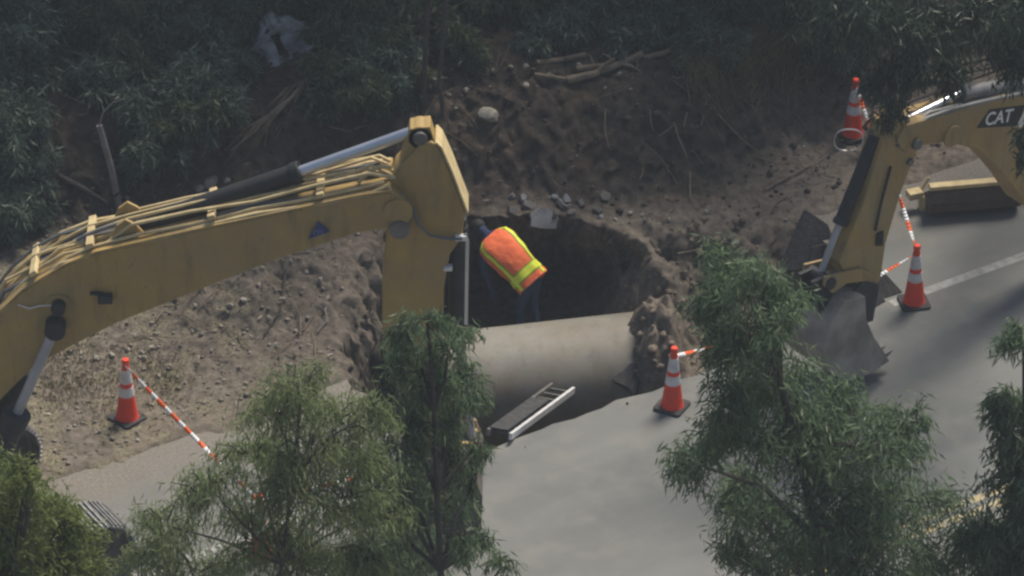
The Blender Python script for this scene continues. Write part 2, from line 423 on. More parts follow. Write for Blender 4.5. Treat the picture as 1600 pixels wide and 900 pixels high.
# ---- road slab with the broken rim
def jag(pts, step, amp, seed):
    r = random.Random(seed); out = []
    for (a, b) in zip(pts[:-1], pts[1:]):
        a = np.array(a, float); b = np.array(b, float); L = np.linalg.norm(b - a); n = max(2, int(L / step))
        nrm = np.array([-(b - a)[1], (b - a)[0]]) / L
        for k in range(n):
            f = (k + (r.random() - .5) * .5 * (k > 0)) / n
            out.append(a + (b - a) * f + nrm * (r.gauss(0, amp) if k else 0))
    return out
rim = jag([xy(st(3.9, 1.55)[0], T_FAR), (4.35, .75), (4.93, -.33), (3.3, -1.47), (2.0, -2.30), (.8, -3.06), (-.50, -3.88), (-.95, -3.72), (-1.62, -3.22), (-2.05, -2.4), xy(st(-2.3, -1.9)[0], T_FAR)], .22, .035, 3)
fe_r = jag([xy(60, T_FAR), xy(6, T_FAR), xy(st(3.9, 1.55)[0], T_FAR)], .5, .06, 4)
fe_l = jag([xy(st(-2.3, -1.9)[0], T_FAR), xy(-14, T_FAR), xy(-60, T_FAR)], .5, .07, 5)
rp_ = [xy(-60, T_NEAR), xy(60, T_NEAR)] + fe_r + rim + fe_l
def road_mat():
    m = bpy.data.materials.new('dusty_asphalt'); m.use_nodes = True; t = m.node_tree; b = t.nodes['Principled BSDF']
    b.inputs['Roughness'].default_value = .85; b.inputs['Specular IOR Level'].default_value = .25
    tc = t.nodes.new('ShaderNodeTexCoord'); mp = t.nodes.new('ShaderNodeMapping'); mp.inputs['Rotation'].default_value = (0, 0, -RA)
    mp.vector_type = 'TEXTURE'; mp.inputs['Rotation'].default_value = (0, 0, RA)
    t.links.new(tc.outputs['Object'], mp.inputs['Vector'])
    def noise(sc, det, vec, rough=.55):
        n = t.nodes.new('ShaderNodeTexNoise'); n.inputs['Scale'].default_value = sc; n.inputs['Detail'].default_value = det; n.inputs['Roughness'].default_value = rough
        t.links.new(vec, n.inputs['Vector']); return n
    st_ = t.nodes.new('ShaderNodeMapping'); st_.inputs['Scale'].default_value = (.22, 1, 1); t.links.new(mp.outputs[0], st_.inputs['Vector'])
    n1 = noise(.9, 5, st_.outputs[0]); n2 = noise(2.2, 6, mp.outputs[0]); n3 = noise(70, 3, mp.outputs[0])
    def ramp(src, p0, c0, p1, c1):
        r = t.nodes.new('ShaderNodeValToRGB'); r.color_ramp.elements[0].position = p0; r.color_ramp.elements[1].position = p1
        r.color_ramp.elements[0].color = (*c0, 1); r.color_ramp.elements[1].color = (*c1, 1); t.links.new(src, r.inputs['Fac']); return r
    base = ramp(n1.outputs['Fac'], .34, (.128, .132, .126), .68, (.188, .189, .176))
    dust = ramp(n2.outputs['Fac'], .48, (0, 0, 0), .72, (.75, .75, .75))
    x = t.nodes.new('ShaderNodeMix'); x.data_type = 'RGBA'; t.links.new(dust.outputs[0], x.inputs['Factor']); t.links.new(base.outputs[0], x.inputs['A']); x.inputs['B'].default_value = (.205, .20, .178, 1)
    sp = ramp(n3.outputs['Fac'], .3, (.86, .86, .86), .7, (1.1, 1.1, 1.1))
    y = t.nodes.new('ShaderNodeMix'); y.data_type = 'RGBA'; y.blend_type = 'MULTIPLY'; y.inputs['Factor'].default_value = 1
    t.links.new(x.outputs['Result'], y.inputs['A']); t.links.new(sp.outputs[0], y.inputs['B'])
    se = t.nodes.new('ShaderNodeSeparateXYZ'); t.links.new(mp.outputs[0], se.inputs[0])
    e0 = (RP @ RV)
    n5 = noise(1.3, 8, mp.outputs[0], .7); n6 = noise(26, 4, mp.outputs[0], .7)
    ad = t.nodes.new('ShaderNodeMath'); ad.operation = 'MULTIPLY_ADD'; t.links.new(n5.outputs['Fac'], ad.inputs[0]); ad.inputs[1].default_value = 2.6; t.links.new(se.outputs['Y'], ad.inputs[2])
    mr = t.nodes.new('ShaderNodeMapRange'); mr.inputs['From Min'].default_value = e0 + 2.35; mr.inputs['From Max'].default_value = e0 + 3.5; t.links.new(ad.outputs[0], mr.inputs['Value'])
    soil = ramp(n6.outputs['Fac'], .3, (.12, .105, .088), .72, (.25, .225, .19))
    ds = t.nodes.new('ShaderNodeMix'); ds.data_type = 'RGBA'; t.links.new(mr.outputs[0], ds.inputs['Factor']); t.links.new(y.outputs['Result'], ds.inputs['A']); t.links.new(soil.outputs[0], ds.inputs['B'])
    t.links.new(ds.outputs['Result'], b.inputs['Base Color'])
    bp = t.nodes.new('ShaderNodeBump'); bp.inputs['Strength'].default_value = .25; bp.inputs['Distance'].default_value = .01
    t.links.new(n3.outputs['Fac'], bp.inputs['Height']); t.links.new(bp.outputs[0], b.inputs['Normal'])
    return m
M_ROAD = road_mat()
bm = bmesh.new()
top = [bm.verts.new((p[0], p[1], 0)) for p in rp_]; bot = [bm.verts.new((p[0], p[1], -.14)) for p in rp_]
n_ = len(top)
from mathutils.geometry import tessellate_polygon
tris_ = tessellate_polygon([[Vector((p[0], p[1], 0)) for p in rp_]])
for i in range(n_):
    j = (i + 1) % n_; f = bm.faces.new((top[j], top[i], bot[i], bot[j])); f.material_index = 1
for t3 in tris_:
    pa, pb, pc = (rp_[i] for i in t3)
    if (pb[0] - pa[0]) * (pc[1] - pa[1]) - (pb[1] - pa[1]) * (pc[0] - pa[0]) < 0: t3 = t3[::-1]
    bm.faces.new([top[i] for i in t3]); f = bm.faces.new([bot[i] for i in t3[::-1]]); f.material_index = 1
bm.normal_update()
me = bpy.data.meshes.new('road'); bm.to_mesh(me); bm.free(); me.materials.append(M_ROAD); me.materials.append(M_SLABE)
road = bpy.data.objects.new('road', me); col.objects.link(road); road['kind'] = 'structure'
def paint_mat(name, c):
    m = bpy.data.materials.new(name); m.use_nodes = True; t = m.node_tree; b = t.nodes['Principled BSDF']; b.inputs['Roughness'].default_value = .7
    tc = t.nodes.new('ShaderNodeTexCoord'); n = t.nodes.new('ShaderNodeTexNoise'); n.inputs['Scale'].default_value = 7; n.inputs['Detail'].default_value = 8; n.inputs['Roughness'].default_value = .7
    t.links.new(tc.outputs['Object'], n.inputs['Vector'])
    r = t.nodes.new('ShaderNodeValToRGB'); r.color_ramp.elements[0].position = .36; r.color_ramp.elements[1].position = .6
    r.color_ramp.elements[0].color = (.21, .205, .19, 1); r.color_ramp.elements[1].color = (*c, 1)
    t.links.new(n.outputs['Fac'], r.inputs['Fac']); t.links.new(r.outputs[0], b.inputs['Base Color']); return m
M_PW = paint_mat('worn_white_paint', (.34, .34, .325)); M_PW2 = paint_mat('faded_white_paint', (.27, .265, .245)); M_PY = paint_mat('worn_yellow_paint', (.42, .33, .14))
def strip(name, s0, s1, t0, t1, m, z=.004):
    mb = MB(); n = 24
    for k in range(n):
        a = s0 + (s1 - s0) * k / n; b = s0 + (s1 - s0) * (k + 1) / n
        mb.add([(*xy(a, t0), z), (*xy(b, t0), z), (*xy(b, t1), z), (*xy(a, t1), z)], [(0, 1, 2, 3)])
    o = mb.build(name, m, smooth=False); o['kind'] = 'structure'; return o
strip('edge_line', 3.45, 40, -.06, .09, M_PW)
strip('edge_line', -40, -3.6, -.06, .09, M_PW)
strip('centre_line', -40, 40, -4.22, -4.10, M_PY)
strip('centre_line', -40, 40, -4.44, -4.32, M_PY)

# ------------------------------------------------------------------ concrete pipe
PA = np.array([-1.62, -.70, -1.30]); PB = np.array([2.05, .0, -1.28])
root = empty('concrete_pipe', (0.1, -.35, -2.1), 'large grey concrete drain pipe exposed across the bottom of the pit', 'pipe')
mb = MB(); n = 40; ax = (PB - PA) / np.linalg.norm(PB - PA); Lp = np.linalg.norm(PB - PA)
ro, ri = .80, .66
mb.tube([PA, PA + ax * .02, PB - ax * .02, PB], [ro - .02, ro, ro, ro - .02], n, cap=False)
mb.tube([PB, PA], [ri, ri], n, cap=False)
e1 = np.cross(ax, [0, 0, 1]); e1 /= np.linalg.norm(e1); e2 = np.cross(e1, ax)
for P_, sgn in ((PA, 1), (PB, -1)):
    vs = []
    for k in range(n):
        a = 2 * math.pi * k / n; dv = e1 * math.cos(a) + e2 * math.sin(a); vs += [P_ + dv * (ro - .02), P_ + dv * ri]
    mb.add(vs, [(2 * k, 2 * k + 1, (2 * k + 3) % (2 * n), (2 * k + 2) % (2 * n)) for k in range(n)])
mb.build('barrel', M_CONC, root)
mb = MB(); mb.tube([PA + ax * .16, PA + ax * .18, PA + ax * .30, PA + ax * .32], [ro - .01, ro + .035, ro + .035, ro - .01], n, cap=False)
mb.build('joint_collar', M_CONC, root)

# ------------------------------------------------------------------ traffic cones
def make_cone():
    r = empty('traffic_cone', (0, 0, 0))
    b = MB(); h = .19
    pl = [(-h + .03, -h), (h - .03, -h), (h, -h + .03), (h, h - .03), (h - .03, h), (-h + .03, h), (-h, h - .03), (-h, -h + .03)]
    b.prism([(x, y, 0.004) for x, y in pl], (0, 0, .035)); b.build('base', M_CBASE, r, bevel=.006)
    Ht = .92; z0 = .035
    rr = lambda f: .142 * (1 - f) + .034 * f
    b = MB(); b.lathe([(rr(0) + .012, z0), (rr(0), z0 + .02)] + [(rr(f), z0 + f * (Ht - z0)) for f in (.1, .25, .39, .54, .61, .83, .9)] + [(.036, Ht - .06), (.048, Ht - .05), (.05, Ht - .02), (.04, Ht), (0.001, Ht + .003)], 28)
    b.build('cone_body', M_ORANGE, r, ang=50)
    for f0, f1 in ((.39, .54), (.61, .83)):
        b = MB(); zz = lambda f: z0 + f * (Ht - z0)
        b.lathe([(rr(f0), zz(f0)), (rr(f0) + .004, zz(f0) + .002), (rr(f1) + .004, zz(f1) - .002), (rr(f1), zz(f1))], 28); b.build('reflective_collar', M_REFL, r)
    return r
def copy_tree(o, parent=None):
    c = o.copy(); col.objects.link(c); c.parent = parent
    for ch in list(o.children): copy_tree(ch, c)
    return c
cone0 = make_cone()
CONES = [(199, 655, 45, 'clean orange traffic cone standing on the dirt left of the pit, under the long boom', 0),
         (1050, 636, 62, 'orange traffic cone standing on the broken pavement rim above the concrete pipe', 1),
         (1428, 474, 12, 'orange traffic cone on the road beside the white edge line and small digging bucket', 1),
         (1332, 212, 30, 'orange traffic cone up on the dirt bank behind the wire hoop', 0),
         (408, 868, 20, 'orange traffic cone mostly hidden behind the wispy willow-leaved tree', 1)]
cone_pos = []
for i, (u, v, a, lab, onroad) in enumerate(CONES):
    c = cone0 if i == 0 else copy_tree(cone0)
    p = Pz(u, v, 0) if onroad else G(u, v)
    if onroad: p[2] = 0.001
    c.location = tuple(p); c.rotation_euler[2] = R(a); c['_wo'] = [0, 0, 0]
    if not onroad: c.rotation_euler[0] = R(2 if i else 1)
    tag(c, lab, 'traffic cone', 'traffic cones around the pit'); cone_pos.append(np.array(p))
# ---- barrier tape
def tape(pts, label, sag=.05, tw=2.0, wd=.055, seed=0):
    pts = [np.array(p, float) for p in pts]; r = random.Random(seed)
    path = []
    for a, b in zip(pts[:-1], pts[1:]):
        L = np.linalg.norm(b - a); n = max(6, int(L / .05))
        for k in range(n):
            f = k / n; p = a + (b - a) * f; p[2] -= sag * L * 4 * f * (1 - f) * .25; path.append(p)
    path.append(pts[-1])
    mb = MB(); d = 0; ph = r.random() * 6
    prevp = None; vs = []
    acc = [0]
    for i in range(1, len(path)): acc.append(acc[-1] + np.linalg.norm(path[i] - path[i - 1]))
    for i, p in enumerate(path):
        t = path[min(i + 1, len(path) - 1)] - path[max(0, i - 1)]; t /= np.linalg.norm(t) + 1e-9
        a1 = np.cross(t, [0, 0, 1.]); a1 /= np.linalg.norm(a1) + 1e-9; a2 = np.cross(a1, t)
        an = ph + acc[i] * tw + .6 * math.sin(acc[i] * 2.1 + ph)
        wv = (a1 * math.cos(an) + a2 * math.sin(an)) * wd / 2; vs += [p + wv, p - wv]
    for i in range(len(path) - 1):
        mb.cur = int(acc[i] / .17) % 2
        mb.add([vs[2 * i], vs[2 * i + 1], vs[2 * i + 3], vs[2 * i + 2]], [(0, 1, 2, 3)])
    o = mb.build('barrier_tape', [M_TAPEW, M_TAPEO], origin=path[0])
    sd = o.modifiers.new('thickness', 'SOLIDIFY'); sd.thickness = .0015
    return tag(o, label, 'tape', 'orange and white barrier tape strung between the cones')
def ctop(i, dz=.80): return cone_pos[i] + np.array([0.0, -.04, dz])
tape([ctop(0, .84), ctop(4, .84)], 'taut orange and white striped tape from the cone under the boom to the wispy tree', .02, 1.3, seed=1)
tape([ctop(4, .84), Pz(560, 745, .75), Pz(600, 732, .85), (-.75, -6.2, 1.2)], 'orange and white striped tape running behind the wispy tree to the hanging bucket', .03, 2.5, seed=2)
tape([ctop(1, .80), Pz(1265, 490, .55), ctop(2, .82)], 'orange and white striped tape strung along the pit rim between two road cones', .06, 3.0, seed=3)
tp = ctop(3, .84)
tape([tp, tp + np.array([.16, -.25, -.35]), tp + np.array([.3, -.8, -.75]), Py(1403, 300, .4), ctop(2, .86)], 'orange and white striped tape drooping from the bank cone down to the road cone', .03, 3.4, seed=4)

# ------------------------------------------------------------------ excavators
def fr(p0, ang):
    d = np.array([math.cos(ang), math.sin(ang), 0]); n = np.array([math.sin(ang), -math.cos(ang), 0])   # n faces the camera side
    return np.array(p0, float), d, n
class Plane:
    def __init__(s, p0, ang): s.p0, s.d, s.n = fr(p0, ang)
    def px(s, u, v, off=0.0): return Ppl(u, v, s.p0 + s.n * off, s.n)
    def pxs(s, pts, off=0.0): return [s.px(u, v, off) for u, v in pts]
    def pxn(s, pts, off, ref): return [s.px(u, v, ref) + s.n * (off - ref) for u, v in pts]
def pin(mb, p, n, half, r): mb.tube([p - n * half, p + n * half], r, 16)

# ---- large excavator, boom plane parallel to the picture, standing on the road to the left
LP = Plane((-1.2, -6.6, 0), 0.0)
ex = empty('excavator', (-7.6, -6.6, 0), 'large dusty yellow excavator whose long boom and hanging stick reach across the pit', 'excavator')
W = .34                                             # boom half width
boom = [(-128, 648), (-70, 572), (0, 488), (35, 455), (100, 416), (150, 396), (300, 362), (450, 331), (560, 308), (612, 300), (634, 315), (634, 342), (612, 356), (560, 364), (430, 406), (270, 470), (180, 506), (105, 545), (55, 572), (20, 606), (0, 627), (-60, 700), (-110, 735), (-140, 715)]
near = LP.pxs(boom, W)
b = MB(); b.prism(near, -LP.n * 2 * W); boom_o = b.build('boom', M_YEL, ex, smooth=False, bevel=.02)
b = MB()
tops = LP.pxs([(-70, 572), (0, 488), (35, 455), (100, 416), (150, 396), (300, 362), (450, 331), (560, 308), (612, 300)], W + .02)
for a, c in zip(tops[:-1], tops[1:]):
    b.prism([a + (0, 0, .002), c + (0, 0, .002), c + (0, 0, .026), a + (0, 0, .026)], -LP.n * (2 * W + .04))
b.build('top_plate', M_YEL, boom_o if False else ex, smooth=False)
# weld seam, boss plates and pins on the boom side
for (u, v, r) in ((92, 478, .17), (622, 330, .17)):
    b = MB(); p = LP.px(u, v, W); b.tube([p - LP.n * .02, p + LP.n * .03], r, 24); b.build('boss_plate', M_YEL, ex)
b = MB(); p = LP.px(92, 474, W); b.tube([p, p + LP.n * .16], .085, 20); b.build('pivot_pin', M_BLACK, ex, bevel=.01)
b = MB(); p = LP.px(165, 462, W); b.box(p + LP.n * .06, (.17, .12, .10)); b.box(p + LP.n * .03 + (-.10, 0, .05), (.16, .06, .03)); b.build('work_light', M_BLACK, ex, bevel=.02, smooth=False)
# blue triangle decal
tri = LP.pxs([(481, 374), (497, 346), (516, 362)], W + .024)
b = MB(); b.prism(tri, -LP.n * .003); dec = b.build('triangle_decal', M_BLUE, ex, smooth=False)
def text_mesh(name, txt, m, parent, org, xdir, zdir, hgt, wscale=1.0, shear=0.0):
    c = bpy.data.curves.new(name, 'FONT'); c.body = txt; c.align_x = 'CENTER'; c.align_y = 'CENTER'; c.shear = shear; c.offset = .02
    to = bpy.data.objects.new(name, c); me = bpy.data.meshes.new_from_object(to); bpy.data.objects.remove(to)
    v = np.zeros(len(me.vertices) * 3); me.vertices.foreach_get('co', v); v = v.reshape(-1, 3)
    v[:, :2] -= (v[:, :2].max(0) + v[:, :2].min(0)) / 2
    k = hgt / (np.ptp(v[:, 1]) + 1e-9)
    off = np.array(parent.get('_wo', (0, 0, 0)))
    pts = np.array(org) - off + np.outer(v[:, 0] * k * wscale, xdir) + np.outer(v[:, 1] * k, zdir)
    me.vertices.foreach_set('co', pts.ravel()); me.update(); me.materials.append(m)
    o = bpy.data.objects.new(name, me); col.objects.link(o); o.parent = parent; return o
text_mesh('decal_print', 'm', M_LBLUE, ex, LP.px(497, 363, W + .026), LP.d, np.array([0, 0, 1.]), .07, 1.15)
# boom cylinders
for off, nm in ((W + .13, 1), (-W - .13, 0)):
    pr = LP.px(91, 478, 0) ; pr = pr + LP.n * off; pb = LP.px(-28, 745, 0) + LP.n * off
    mid = pr + (pb - pr) * .50
    b = MB(); b.tube([pr, mid], .062, 16); b.build('boom_cylinder_rod', M_DULLROD, ex)
    b = MB(); b.tube([mid, mid + (pb - pr) * .04, pb], [.15, .15, .15], 20); b.tube([mid - (pb - pr) * .015, mid + (pb - pr) * .07], .172, 20); b.build('boom_cylinder_barrel', M_BLACK, ex, bevel=.01)
    b = MB(); b.tube([pr - LP.n * .10, pr + LP.n * .10], .125, 20); b.build('rod_eye', M_BLACK, ex, bevel=.01)
# stick cylinder on top of the boom
ca_, cb_, cc_ = LP.px(205, 358), LP.px(470, 268), LP.px(652, 203)
b = MB(); b.tube([ca_, cb_], .118, 24); b.tube([cb_ - (cb_ - ca_) * .05, cb_], .135, 24); b.tube([ca_, ca_ + (cb_ - ca_) * .03], .13, 24); b.build('stick_cylinder_barrel', M_RUB, ex, bevel=.008)
b = MB(); b.tube([cb_, cc_], .068, 20); b.build('stick_cylinder_rod', M_CHROME, ex)
b = MB(); pin(b, LP.px(196, 358), LP.n, .20, .10); b.build('cylinder_pin', M_BLACK, ex)
for sgn in (-1, 1):
    q_ = LP.pxn([(165, 392), (182, 352), (196, 342), (212, 350), (240, 378)], sgn * .19 + .02, .19)
    b = MB(); b.prism(q_, -LP.n * .04); b.build('cylinder_bracket', M_YEL, ex, smooth=False)
# stick
stick = [(646, 240), (658, 226), (674, 222), (686, 232), (702, 268), (727, 333), (722, 372), (703, 398), (694, 450), (691, 560), (706, 690), (690, 712), (668, 704), (640, 640), (598, 540), (597, 440), (606, 356), (600, 330), (604, 296), (618, 268)]
WS = .19
b = MB(); b.prism(LP.pxs(stick, WS), -LP.n * 2 * WS); b.build('stick', M_YEL, ex, smooth=False, bevel=.018)
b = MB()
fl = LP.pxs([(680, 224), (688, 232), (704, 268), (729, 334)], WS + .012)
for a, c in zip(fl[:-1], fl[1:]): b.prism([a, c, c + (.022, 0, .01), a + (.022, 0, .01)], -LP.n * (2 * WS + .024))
b.build('stick_lit_edge', M_HOSE_Y, ex, smooth=False)  # pale strip: sunlight on the stick's front edge, put into its paint
b = MB(); b.tube([LP.px(657, 207) - LP.n * .13, LP.px(657, 207) + LP.n * .13], .15, 26); b.prism(LP.pxs([(640, 202), (672, 198), (684, 236), (640, 262), (622, 268)], .13), -LP.n * .26); b.build('stick_eye', M_YEL, ex, bevel=.012)
b = MB(); pin(b, LP.px(657, 205), LP.n, .19, .085); b.build('stick_pin', M_STEEL, ex, bevel=.008)
b = MB(); pin(b, LP.px(625, 332), LP.n, W + .06, .12); b.build('stick_pin', M_STEEL, ex, bevel=.008)
# bucket cylinder in front of the stick
bc0, bc1, bc2 = LP.px(716, 352), LP.px(716, 520), LP.px(738, 700)
b = MB(); b.tube([bc0, bc1], .115, 22); b.tube([bc1 - (bc1 - bc0) * .06, bc1], .132, 22); b.tube([bc0 + (0, 0, .1), bc0], .10, 22); b.build('bucket_cylinder_barrel', M_BLACK, ex, bevel=.008)
b = MB(); b.tube([bc1, bc2], .06, 16); b.build('bucket_cylinder_rod', M_DULLROD, ex)
b = MB(); pts = LP.pxs([(600, 300), (625, 303), (643, 322), (655, 352), (672, 368), (700, 373), (722, 373)], WS + .06)
b.tube(pts, .02, 8); b.build('hydraulic_hose', M_GREY, ex)
b = MB(); pts = LP.pxs([(718, 372), (728, 366), (730, 376), (729, 440), (728, 506)], WS + .03); b.tube(pts, .022, 8); b.build('steel_line', M_CHROME, ex)
b = MB(); p = LP.px(720, 371, WS + .03); b.box(p, (.13, .07, .07)); b.build('hose_fitting', M_ALU, ex, bevel=.01)
b = MB(); p = LP.px(700, 418, WS + .0); b.box(p, (.1, .1, .05)); b.build('line_clamp', M_ALU, ex, bevel=.01)
# linkage
for sgn in (-1, 1):
    b = MB(); b.prism(LP.pxn([(662, 672), (684, 664), (722, 690), (744, 692), (748, 712), (732, 722), (690, 712), (664, 700)], sgn * (WS + .06) + .03, WS + .06), -LP.n * .05); b.build('bucket_linkage', M_YEL, ex, smooth=False, bevel=.01)
b = MB(); b.tube([LP.px(738, 702, .3), LP.px(738, 702, -.3)], .075, 16); b.tube([LP.px(692, 706, .5), LP.px(692, 706, -.5)], .075, 16); b.build('linkage_pin', M_STEEL, ex)
for sgn in (-1, 1):
    b = MB(); b.prism(LP.pxn([(730, 692), (746, 696), (744, 742), (724, 742)], sgn * .16 + .04, .16), -LP.n * .08); b.build('bucket_link', M_YEL, ex, smooth=False, bevel=.01)
# bucket: curved shell, side plates, teeth
def bucket(plane, parent, outer, lip, hw, mm, nteeth, toothdir, name='bucket', th=.05):
    b = MB()
    for sgn in (-1, 1):
        b.prism(plane.pxn(outer, sgn * hw + th / 2, hw), -plane.n * th)
    pts = plane.pxn(outer, hw - th * .4, hw)
    cen = sum(pts) / len(pts)
    k = lip
    for a, c in zip(pts[:k], pts[1:k + 1]):
        ia = a + (cen - a) * .06; ic = c + (cen - c) * .06
        b.prism([a, c, ic, ia], -plane.n * (2 * hw - th * .8))
    o = b.build(name, mm, parent, smooth=False, bevel=.008)
    for i in range(nteeth):
        f = (i + .5) / nteeth * 2 - 1
        p = plane.px(*outer[k], hw) + plane.n * ((hw - .07) * f - hw)
        q0 = plane.px(*outer[k - 1], hw) + plane.n * ((hw - .07) * f - hw)
        t = p - q0; t /= np.linalg.norm(t); s_ = np.cross(t, plane.n)
        L = toothdir
        tb = MB(); bs = p - t * .05
        vs = []
        for (dd, h2, w2) in ((0, .045, .055), (L * .55, .03, .048), (L, .008, .035)):
            for a1, a2 in ((-1, -1), (1, -1), (1, 1), (-1, 1)): vs.append(bs + t * dd + s_ * h2 * a1 + plane.n * w2 * a2)
        fs = [(0, 1, 2, 3), (8, 11, 10, 9)]
        for r_ in range(2):
            for q_ in range(4): fs.append((r_ * 4 + q_, r_ * 4 + (q_ + 1) % 4, r_ * 4 + 4 + (q_ + 1) % 4, r_ * 4 + 4 + q_))
        tb.add(vs, fs)
        off = np.array(parent['_wo'])
        to = tb.build('bucket_tooth', M_STEEL, None, smooth=False, origin=None)
        for vtx in to.data.vertices: vtx.co = Vector(np.array(vtx.co) - off)
        to.parent = o
    return o
bucket(LP, ex, [(668, 716), (714, 712), (738, 735), (754, 775), (752, 830), (725, 872), (680, 893), (640, 897), (598, 897), (604, 840), (628, 770)], 8, .62, M_RUST, 5, .24)
for sgn in (-1, 1):
    b = MB(); b.prism(LP.pxn([(660, 730), (676, 694), (700, 690), (738, 722), (744, 750)], sgn * .30 + .03, .30), -LP.n * .06); b.build('bucket_ear', M_RUST, ex, smooth=False, bevel=.01)
# hydraulic lines along the boom top
ridge = [(-70, 560), (-20, 498), (20, 458), (62, 425), (100, 404), (150, 384), (205, 372), (300, 350), (400, 329), (500, 309), (580, 294), (606, 290)]
for k in range(13):
    off = W - .03 - k * .051; r = random.Random(k); lift = .03 + .025 * (k % 3)
    pts = []
    for (u, v) in ridge:
        p = LP.px(u + r.uniform(-14, 14), v + 12 + r.uniform(-4, 3), W); p = p - LP.n * (W - off) * 1.0 + np.array([0, 0, lift + r.gauss(0, .012)])
        pts.append(p)
    if k in (2, 4, 5, 8, 10):                            # lines that rise in the middle and end in loops at the stick
        for q_ in range(6, 10): pts[q_] = pts[q_] + np.array([0, 0, .10 + .03 * (k % 2)]) * (1 if q_ < 9 else .8)
        pts[-2] = pts[-2] + np.array([0, 0, .16]); pts[-1] = pts[-1] + np.array([.05, 0, .03])
    sm_pts = []
    for a, c in zip(pts[:-1], pts[1:]):
        for f in (0, .5): sm_pts.append(a + (c - a) * f)
    sm_pts.append(pts[-1])
    b = MB(); b.tube(sm_pts, .021 if k % 3 else .028, 8); b.build('hydraulic_line', M_HOSE_Y if k not in (3, 6, 9, 11) else M_GREY, ex)
for (u, v) in ((52, 436), (140, 392), (330, 348), (500, 314)):
    p = LP.px(u, v, W) ; b = MB(); b.box(p - LP.n * W + (0, 0, .05), (.09, 2 * W - .05, .06), rot=Matrix.Rotation(R(-18 if u > 120 else -38), 3, 'Y')); b.build('line_clamp', M_HOSE_Y, ex, bevel=.008)
for k, (pa, pm, pb) in enumerate((((120, 375), (165, 352), (205, 346)), ((60, 408), (130, 352), (215, 340)), ((560, 285), (590, 252), (612, 262)), ((540, 292), (575, 258), (606, 272)), ((520, 300), (570, 272), (612, 288)))):
    off = (.1, -.1, .12, .0, -.15)[k]
    A, Bm, C = LP.px(*pa, off), LP.px(*pm, off), LP.px(*pb, off)
    b = MB(); b.tube([A * (1 - t) ** 2 + Bm * 2 * t * (1 - t) + C * t * t for t in np.linspace(0, 1, 10)], .026, 8); b.build('hydraulic_hose', M_GREY if k < 2 else M_HOSE_Y, ex)
b = MB(); b.tube([LP.px(u, v, W + .03) for u, v in ((28, 476), (45, 482), (62, 478), (80, 477), (92, 477))], .009, 6); b.build('grease_line', M_ALU, ex)
# undercarriage: two tracks turned along the road
def track_shoe_mesh(wd, pitch):
    b = MB(); b.box((0, 0, 0), (pitch * .96, wd, .022))
    for k in (-1, 0, 1): b.box((k * pitch * .33, 0, .026), (.02, wd, .035))
    o = b.build('track_shoe', M_SHOE, smooth=False); me = o.data; bpy.data.objects.remove(o); return me
def crawler(parent, cen, ang, half_len, hgt, gauge, wd, pitch):
    d = np.array([math.cos(ang), math.sin(ang), 0]); nrm = np.array([math.sin(ang), -math.cos(ang), 0]); me = track_shoe_mesh(wd, pitch)
    off = np.array(parent['_wo'])
    for sgn in (-1, 1):
        c = np.array(cen, float) + nrm * gauge / 2 * sgn
        r = hgt / 2 - .03; hl = half_len - r
        prof = []
        b = MB()
        path = [c + d * (hl * k) + np.array([0, 0, hgt / 2]) for k in (-1, 1)]
        pl = []
        for k in range(9): a = math.pi / 2 + math.pi * k / 8; pl.append(c - d * hl + d * math.cos(a) * (r - .09) + np.array([0, 0, hgt / 2 + math.sin(a) * (r - .09)]))
        for k in range(9): a = -math.pi / 2 + math.pi * k / 8; pl.append(c + d * hl + d * math.cos(a) * (r - .09) + np.array([0, 0, hgt / 2 + math.sin(a) * (r - .09)]))
        b.prism([p + nrm * wd * .3 for p in pl], -nrm * wd * .6)
        f = b.build('track', M_RUST, parent, smooth=False)
        per = 4 * hl + 2 * math.pi * r; N = int(per / pitch)
        for i in range(N):
            s_ = per * i / N
            if s_ < 2 * hl: p, a = (-hl + s_, r), 0
            elif s_ < 2 * hl + math.pi * r: th = (s_ - 2 * hl) / r; p, a = (hl + r * math.sin(th), r * math.cos(th)), th
            elif s_ < 4 * hl + math.pi * r: p, a = (hl - (s_ - 2 * hl - math.pi * r), -r), math.pi
            else: th = (s_ - 4 * hl - math.pi * r) / r; p, a = (-hl - r * math.sin(th), -r * math.cos(th)), math.pi + th
            o = bpy.data.objects.new('track_shoe', me); col.objects.link(o); o.parent = f
            wp = c + d * p[0] + np.array([0, 0, hgt / 2 + p[1]]) - off
            o.matrix_local = Matrix.Translation(Vector(wp)) @ Matrix.Rotation(ang, 4, 'Z') @ Matrix.Rotation(a, 4, 'Y')
crawler(ex, (-7.38, -6.55, 0.03), R(32), 2.35, .98, 2.5, .6, .19)
b = MB(); b.box((-7.6, -6.6, .75), (1.7, 1.9, .5)); b.tube([(-7.6, -6.6, .95), (-7.6, -6.6, 1.25)], .75, 28); b.build('undercarriage', M_BLACK, ex, smooth=False, bevel=.03)
b = MB(); b.box((-8.9, -6.6, 1.75), (3.6, 2.9, .95)); b.build('house', M_YEL, ex, smooth=False, bevel=.08)
b = MB(); b.box((-11.0, -6.6, 1.85), (.9, 2.9, 1.2)); b.build('counterweight', M_BLACK, ex, smooth=False, bevel=.12)
b = MB(); b.prism([(-8.6, -5.2, 1.3), (-7.0, -5.2, 1.3), (-6.85, -5.2, 2.2), (-7.25, -5.2, 3.1), (-8.6, -5.2, 3.1)], (0, -.95, 0)); cabo = b.build('cab', M_YEL, ex, smooth=False, bevel=.05)
